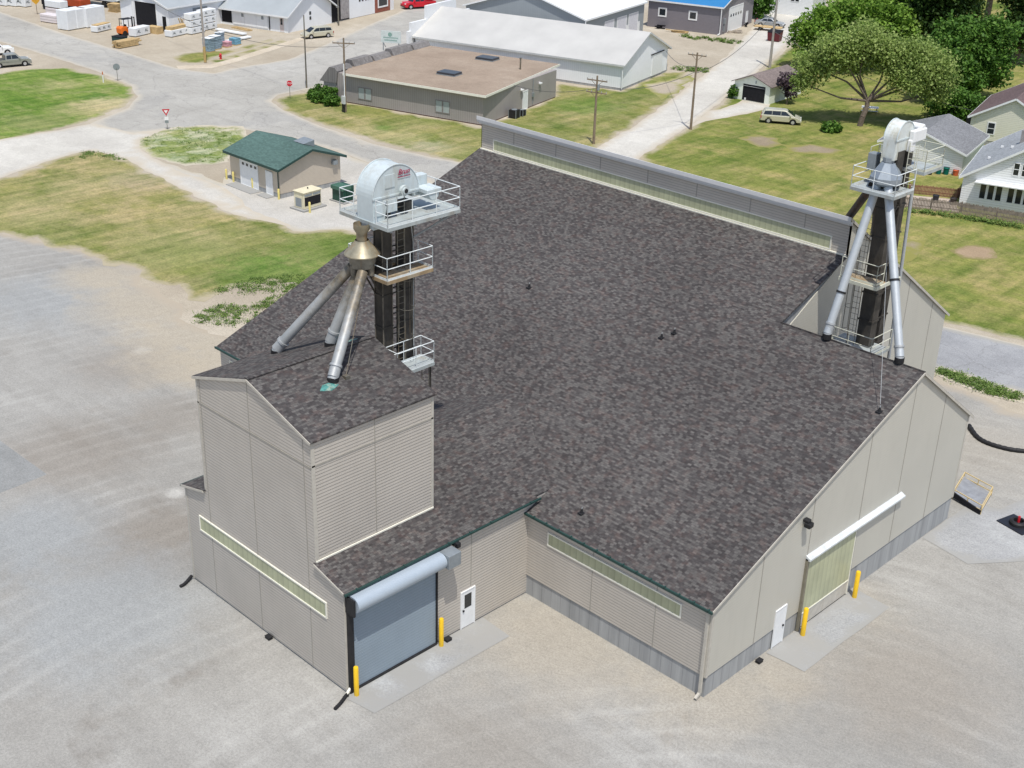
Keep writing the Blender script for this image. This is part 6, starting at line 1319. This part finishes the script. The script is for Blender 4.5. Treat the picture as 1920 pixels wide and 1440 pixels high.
def tree(label, u, v, lobes, n, size, mat, trunk_h, r0, seed, shell=.55, clump=.22, cat='tree', name='tree', group=None, trunk=None, fill=None):
    g = G(u, v); t = thing(name, label, cat, (g.x, g.y, 0), 0, group)
    o, cl = leaves(lobes, n, size, mat, t, 'crown' if cat == 'tree' else 'foliage', shell, seed, clump)
    tops = [(l[0], l[1], l[2]-.15*l[4]) for l in lobes]
    branches(t, cl, tops, trunk or [(0, 0, -.05), (.1, .05, trunk_h*.5), (.0, .1, trunk_h)], r0, seed=seed)
    return t
tree('large airy olive-green tree with forked pale trunk in the middle of the lawn', 1612, 236, [(-5.8, 1.5, 6.6, 2.5, 1.9), (-3.4, .5, 8.6, 2.9, 2.1), (-.6, .8, 9.8, 2.7, 1.9), (2.4, 1, 8.2, 3.0, 2.0), (5.4, .6, 7.6, 3.4, 2.4), (8.0, .8, 6.2, 2.8, 2.4), (4.4, -1.2, 5.6, 2.4, 1.4), (8.6, 1.0, 4.2, 2.0, 1.6), (-1.2, 2.6, 6.8, 2.4, 1.6), (-7.2, 1.0, 4.8, 1.6, 1.4)], 38000, .25, lf_olive, 1.5, .36, 11, shell=.3, clump=.32,
     trunk=[(0, 0, -.05), (.15, .1, 1.1), (.3, .5, 2.2), (.2, .6, 2.9)])
tree('bright leafy tree behind the olive tree', 1600, 130, [(-5, 0, 5.6, 3.6, 3.2), (0, 1, 7.4, 4.4, 3.6), (4.6, 0, 6.0, 4.0, 3.4), (-1, -1, 3.4, 4.2, 2.6)], 13000, .42, lf_bright, 3, .3, 12)
tree('loose bright green tree hanging over the alley', 1522, 128, [(-1.4, 0, 4.6, 2.6, 2.4), (1.2, .5, 3.2, 2.6, 2.4), (-.8, -1, 2.2, 2.2, 1.6)], 5200, .36, lf_bright, 2, .2, 13)
tree('bright shrubby tree at the edge of the far lawn left of the dark tree', 1672, 66, [(0, 0, 4.6, 4.0, 3.6), (3.5, 0, 4, 3.2, 3)], 6500, .42, lf_bright, 2, .2, 14)
tree('big dark green tree rising to the top edge', 1738, 128, [(-2, 0, 6.5, 4.2, 4.6), (2.4, 0, 8.5, 4.4, 4.8), (.4, -1, 12, 4.4, 3.6), (-3.6, 1, 9.6, 3.4, 3.2)], 15000, .42, lf_dark, 4, .4, 15)
tree('tall dark tree with bare trunk showing grass beneath its crown', 1846, 52, [(-3, 0, 9.6, 3.8, 2.6), (1.5, 0, 8.4, 4.4, 2.2), (3.5, 1, 11, 4.5, 3.4), (-1, 0, 12.5, 4.6, 3.4)], 12000, .42, lf_dark, 7, .6, 16)
tree('dark tree in the top right corner', 1905, 118, [(0, 0, 5.6, 3.8, 4.2), (2.5, 1, 9.5, 4.4, 4.4), (-1.8, .5, 11, 3.4, 3.4)], 11000, .42, lf_dark, 4, .4, 17)
tree('dense mid-green tree left of the blue-grey house', 1828, 188, [(-1.5, 0, 6.6, 3.2, 3.6), (1.2, 0, 5.0, 3.0, 3.6), (-2.2, -.6, 3.4, 3.0, 2.8), (1.6, .4, 8.6, 2.8, 2.4), (-3.6, .6, 8.0, 2.8, 2.6)], 14000, .36, lf_mid, 2, .28, 18)
tree('shaded mid-green tree between the olive tree and the dense one', 1762, 196, [(0, 1, 5.4, 3.4, 3.6), (2.2, .5, 3.4, 2.8, 2.6)], 8000, .36, lf_mid, 2, .25, 19)
tree('low dark green bush below the right side of the olive crown', 1800, 222, [(-.8, 0, 1.9, 2.3, 1.9), (1.4, 0, 1.6, 1.8, 1.6), (-2.8, .3, 1.5, 1.6, 1.4)], 5000, .30, lf_mid, .6, .1, 20, cat='bush', name='bush')
tree('dark bush beside the blue-roofed building', 1424, 34, [(0, 0, 2.4, 2.4, 2.4)], 2500, .4, lf_mid, .6, .12, 21, cat='bush', name='bush')
tree('purple-leaved climbing bush over the small garage wall', 1474, 196, [(-.2, .4, 2.9, 1.15, 1.0), (.5, .3, 1.8, .9, 1.3), (.9, 1.0, 3.0, .9, .7)], 2600, .22, lf_purple, 1.2, .1, 22, cat='bush', name='bush')
tree('low green clump of big leaves on the lawn beside the forked trunk', 1557, 246, [(0, 0, .35, 1.25, .55)], 900, .34, lf_mid, .2, .04, 23, cat='plant', name='leafy_plant')
tree('small shrub at the left corner of the small garage', 1376, 184, [(0, 0, .8, .8, .9)], 700, .25, lf_mid, .3, .05, 24, cat='bush', name='bush')
for i, (u, v, r_, h_) in enumerate([(588, 186, .8, .7), (603, 183, 1.0, .9), (600, 192, .9, .7), (618, 190, 1.1, 1.0), (630, 180, .9, 1.0), (622, 198, .9, .7)]):
    tree(['leftmost low round shrub', 'rear left round shrub', 'front left low shrub', 'middle round shrub', 'tall shrub against the porch', 'front right low shrub'][i]+' at the street end of the office', u, v, [(0, 0, h_*.75, r_, h_)], 1300, .20, lf_mid, .3, .05, 30+i, cat='bush', name='bush', group='shrubs at the office entrance', shell=.8)
tree('far treetop at the right of the top edge', 1700, 10, [(0, 0, 4, 4.5, 4), (6, 1, 5, 4, 4)], 7000, .5, lf_dark, 2, .3, 41)
tree('far dark tree beyond the tall bare-trunked tree', 1800, 18, [(0, 0, 5, 4.5, 4.5)], 5000, .5, lf_dark, 2, .3, 42)
# weeds and ground clumps
def weeds(name, pts, n, size, mat, h=.25, z=.02, clus=60):
    P = [Vector((p.x, p.y)) for p in px(pts)]; xs = [p.x for p in P]; ys = [p.y for p in P]
    def ins(q):
        c = False
        for a, b_ in zip(P, P[1:]+P[:1]):
            if (a.y > q.y) != (b_.y > q.y) and q.x < (b_.x-a.x)*(q.y-a.y)/(b_.y-a.y)+a.x: c = not c
        return c
    cen = []
    while len(cen) < clus:
        q = Vector((random.uniform(min(xs), max(xs)), random.uniform(min(ys), max(ys))))
        if ins(q): cen.append((q, random.uniform(.15, .7)))
    V = []; F = []
    for i in range(n):
        c, r = random.choice(cen); p = Vector((random.gauss(c.x, r*.5), random.gauss(c.y, r*.5), z+random.random()*h*(.4+r)))
        nn = Vector((random.gauss(0, .6), random.gauss(0, .6), 1)).normalized(); a = nn.orthogonal().normalized(); a.rotate(Matrix.Rotation(random.random()*6.28, 3, nn)); b_ = nn.cross(a); s = size*random.uniform(.6, 1.4)
        o = len(V); V += [p-a*s*.5, p-b_*s*.3, p+a*s*.5, p+b_*s*.3]; F.append((o, o+1, o+2, o+3))
    me = bpy.data.meshes.new(name); me.from_pydata(V, [], F); me.materials.append(mat); o = bpy.data.objects.new(name, me); COL.objects.link(o); o['kind'] = 'stuff'
lf_weed = m_leaf('weed_leaves', (.06, .12, .02), (.13, .21, .045), (.24, .31, .09), .2)
weeds('weeds', [(360, 592), (385, 575), (470, 572), (500, 560), (540, 545), (560, 560), (500, 600), (430, 612), (370, 606)], 6000, .11, lf_weed, .14, clus=130)
weeds('weeds', [(400, 545), (480, 520), (560, 515), (590, 530), (540, 545), (460, 552)], 4500, .11, lf_weed, .12, clus=110)
weeds('weeds', [(262, 262), (330, 240), (400, 236), (440, 245), (425, 300), (350, 308), (285, 290)], 1800, .12, lf_weed, .12, clus=120)
weeds('weeds', [(1760, 692), (1850, 718), (1920, 742), (1915, 752), (1850, 738), (1765, 702)], 6500, .12, lf_weed, .2, clus=110)
weeds('weeds', [(120, 300), (165, 284), (215, 290), (245, 305), (180, 296)], 1200, .12, lf_weed, .1, clus=40)
weeds('weeds', [(1690, 392), (1800, 406), (1920, 426), (1920, 430), (1800, 411), (1690, 397)], 3000, .16, lf_weed, .35, clus=90)
weeds('weeds', [(1255, 126), (1330, 130), (1325, 136), (1262, 133)], 1200, .2, lf_weed, .3, clus=25)
weeds('weeds', [(1270, 66), (1370, 76), (1400, 80), (1380, 84), (1300, 74)], 1500, .25, lf_weed, .3, clus=30)
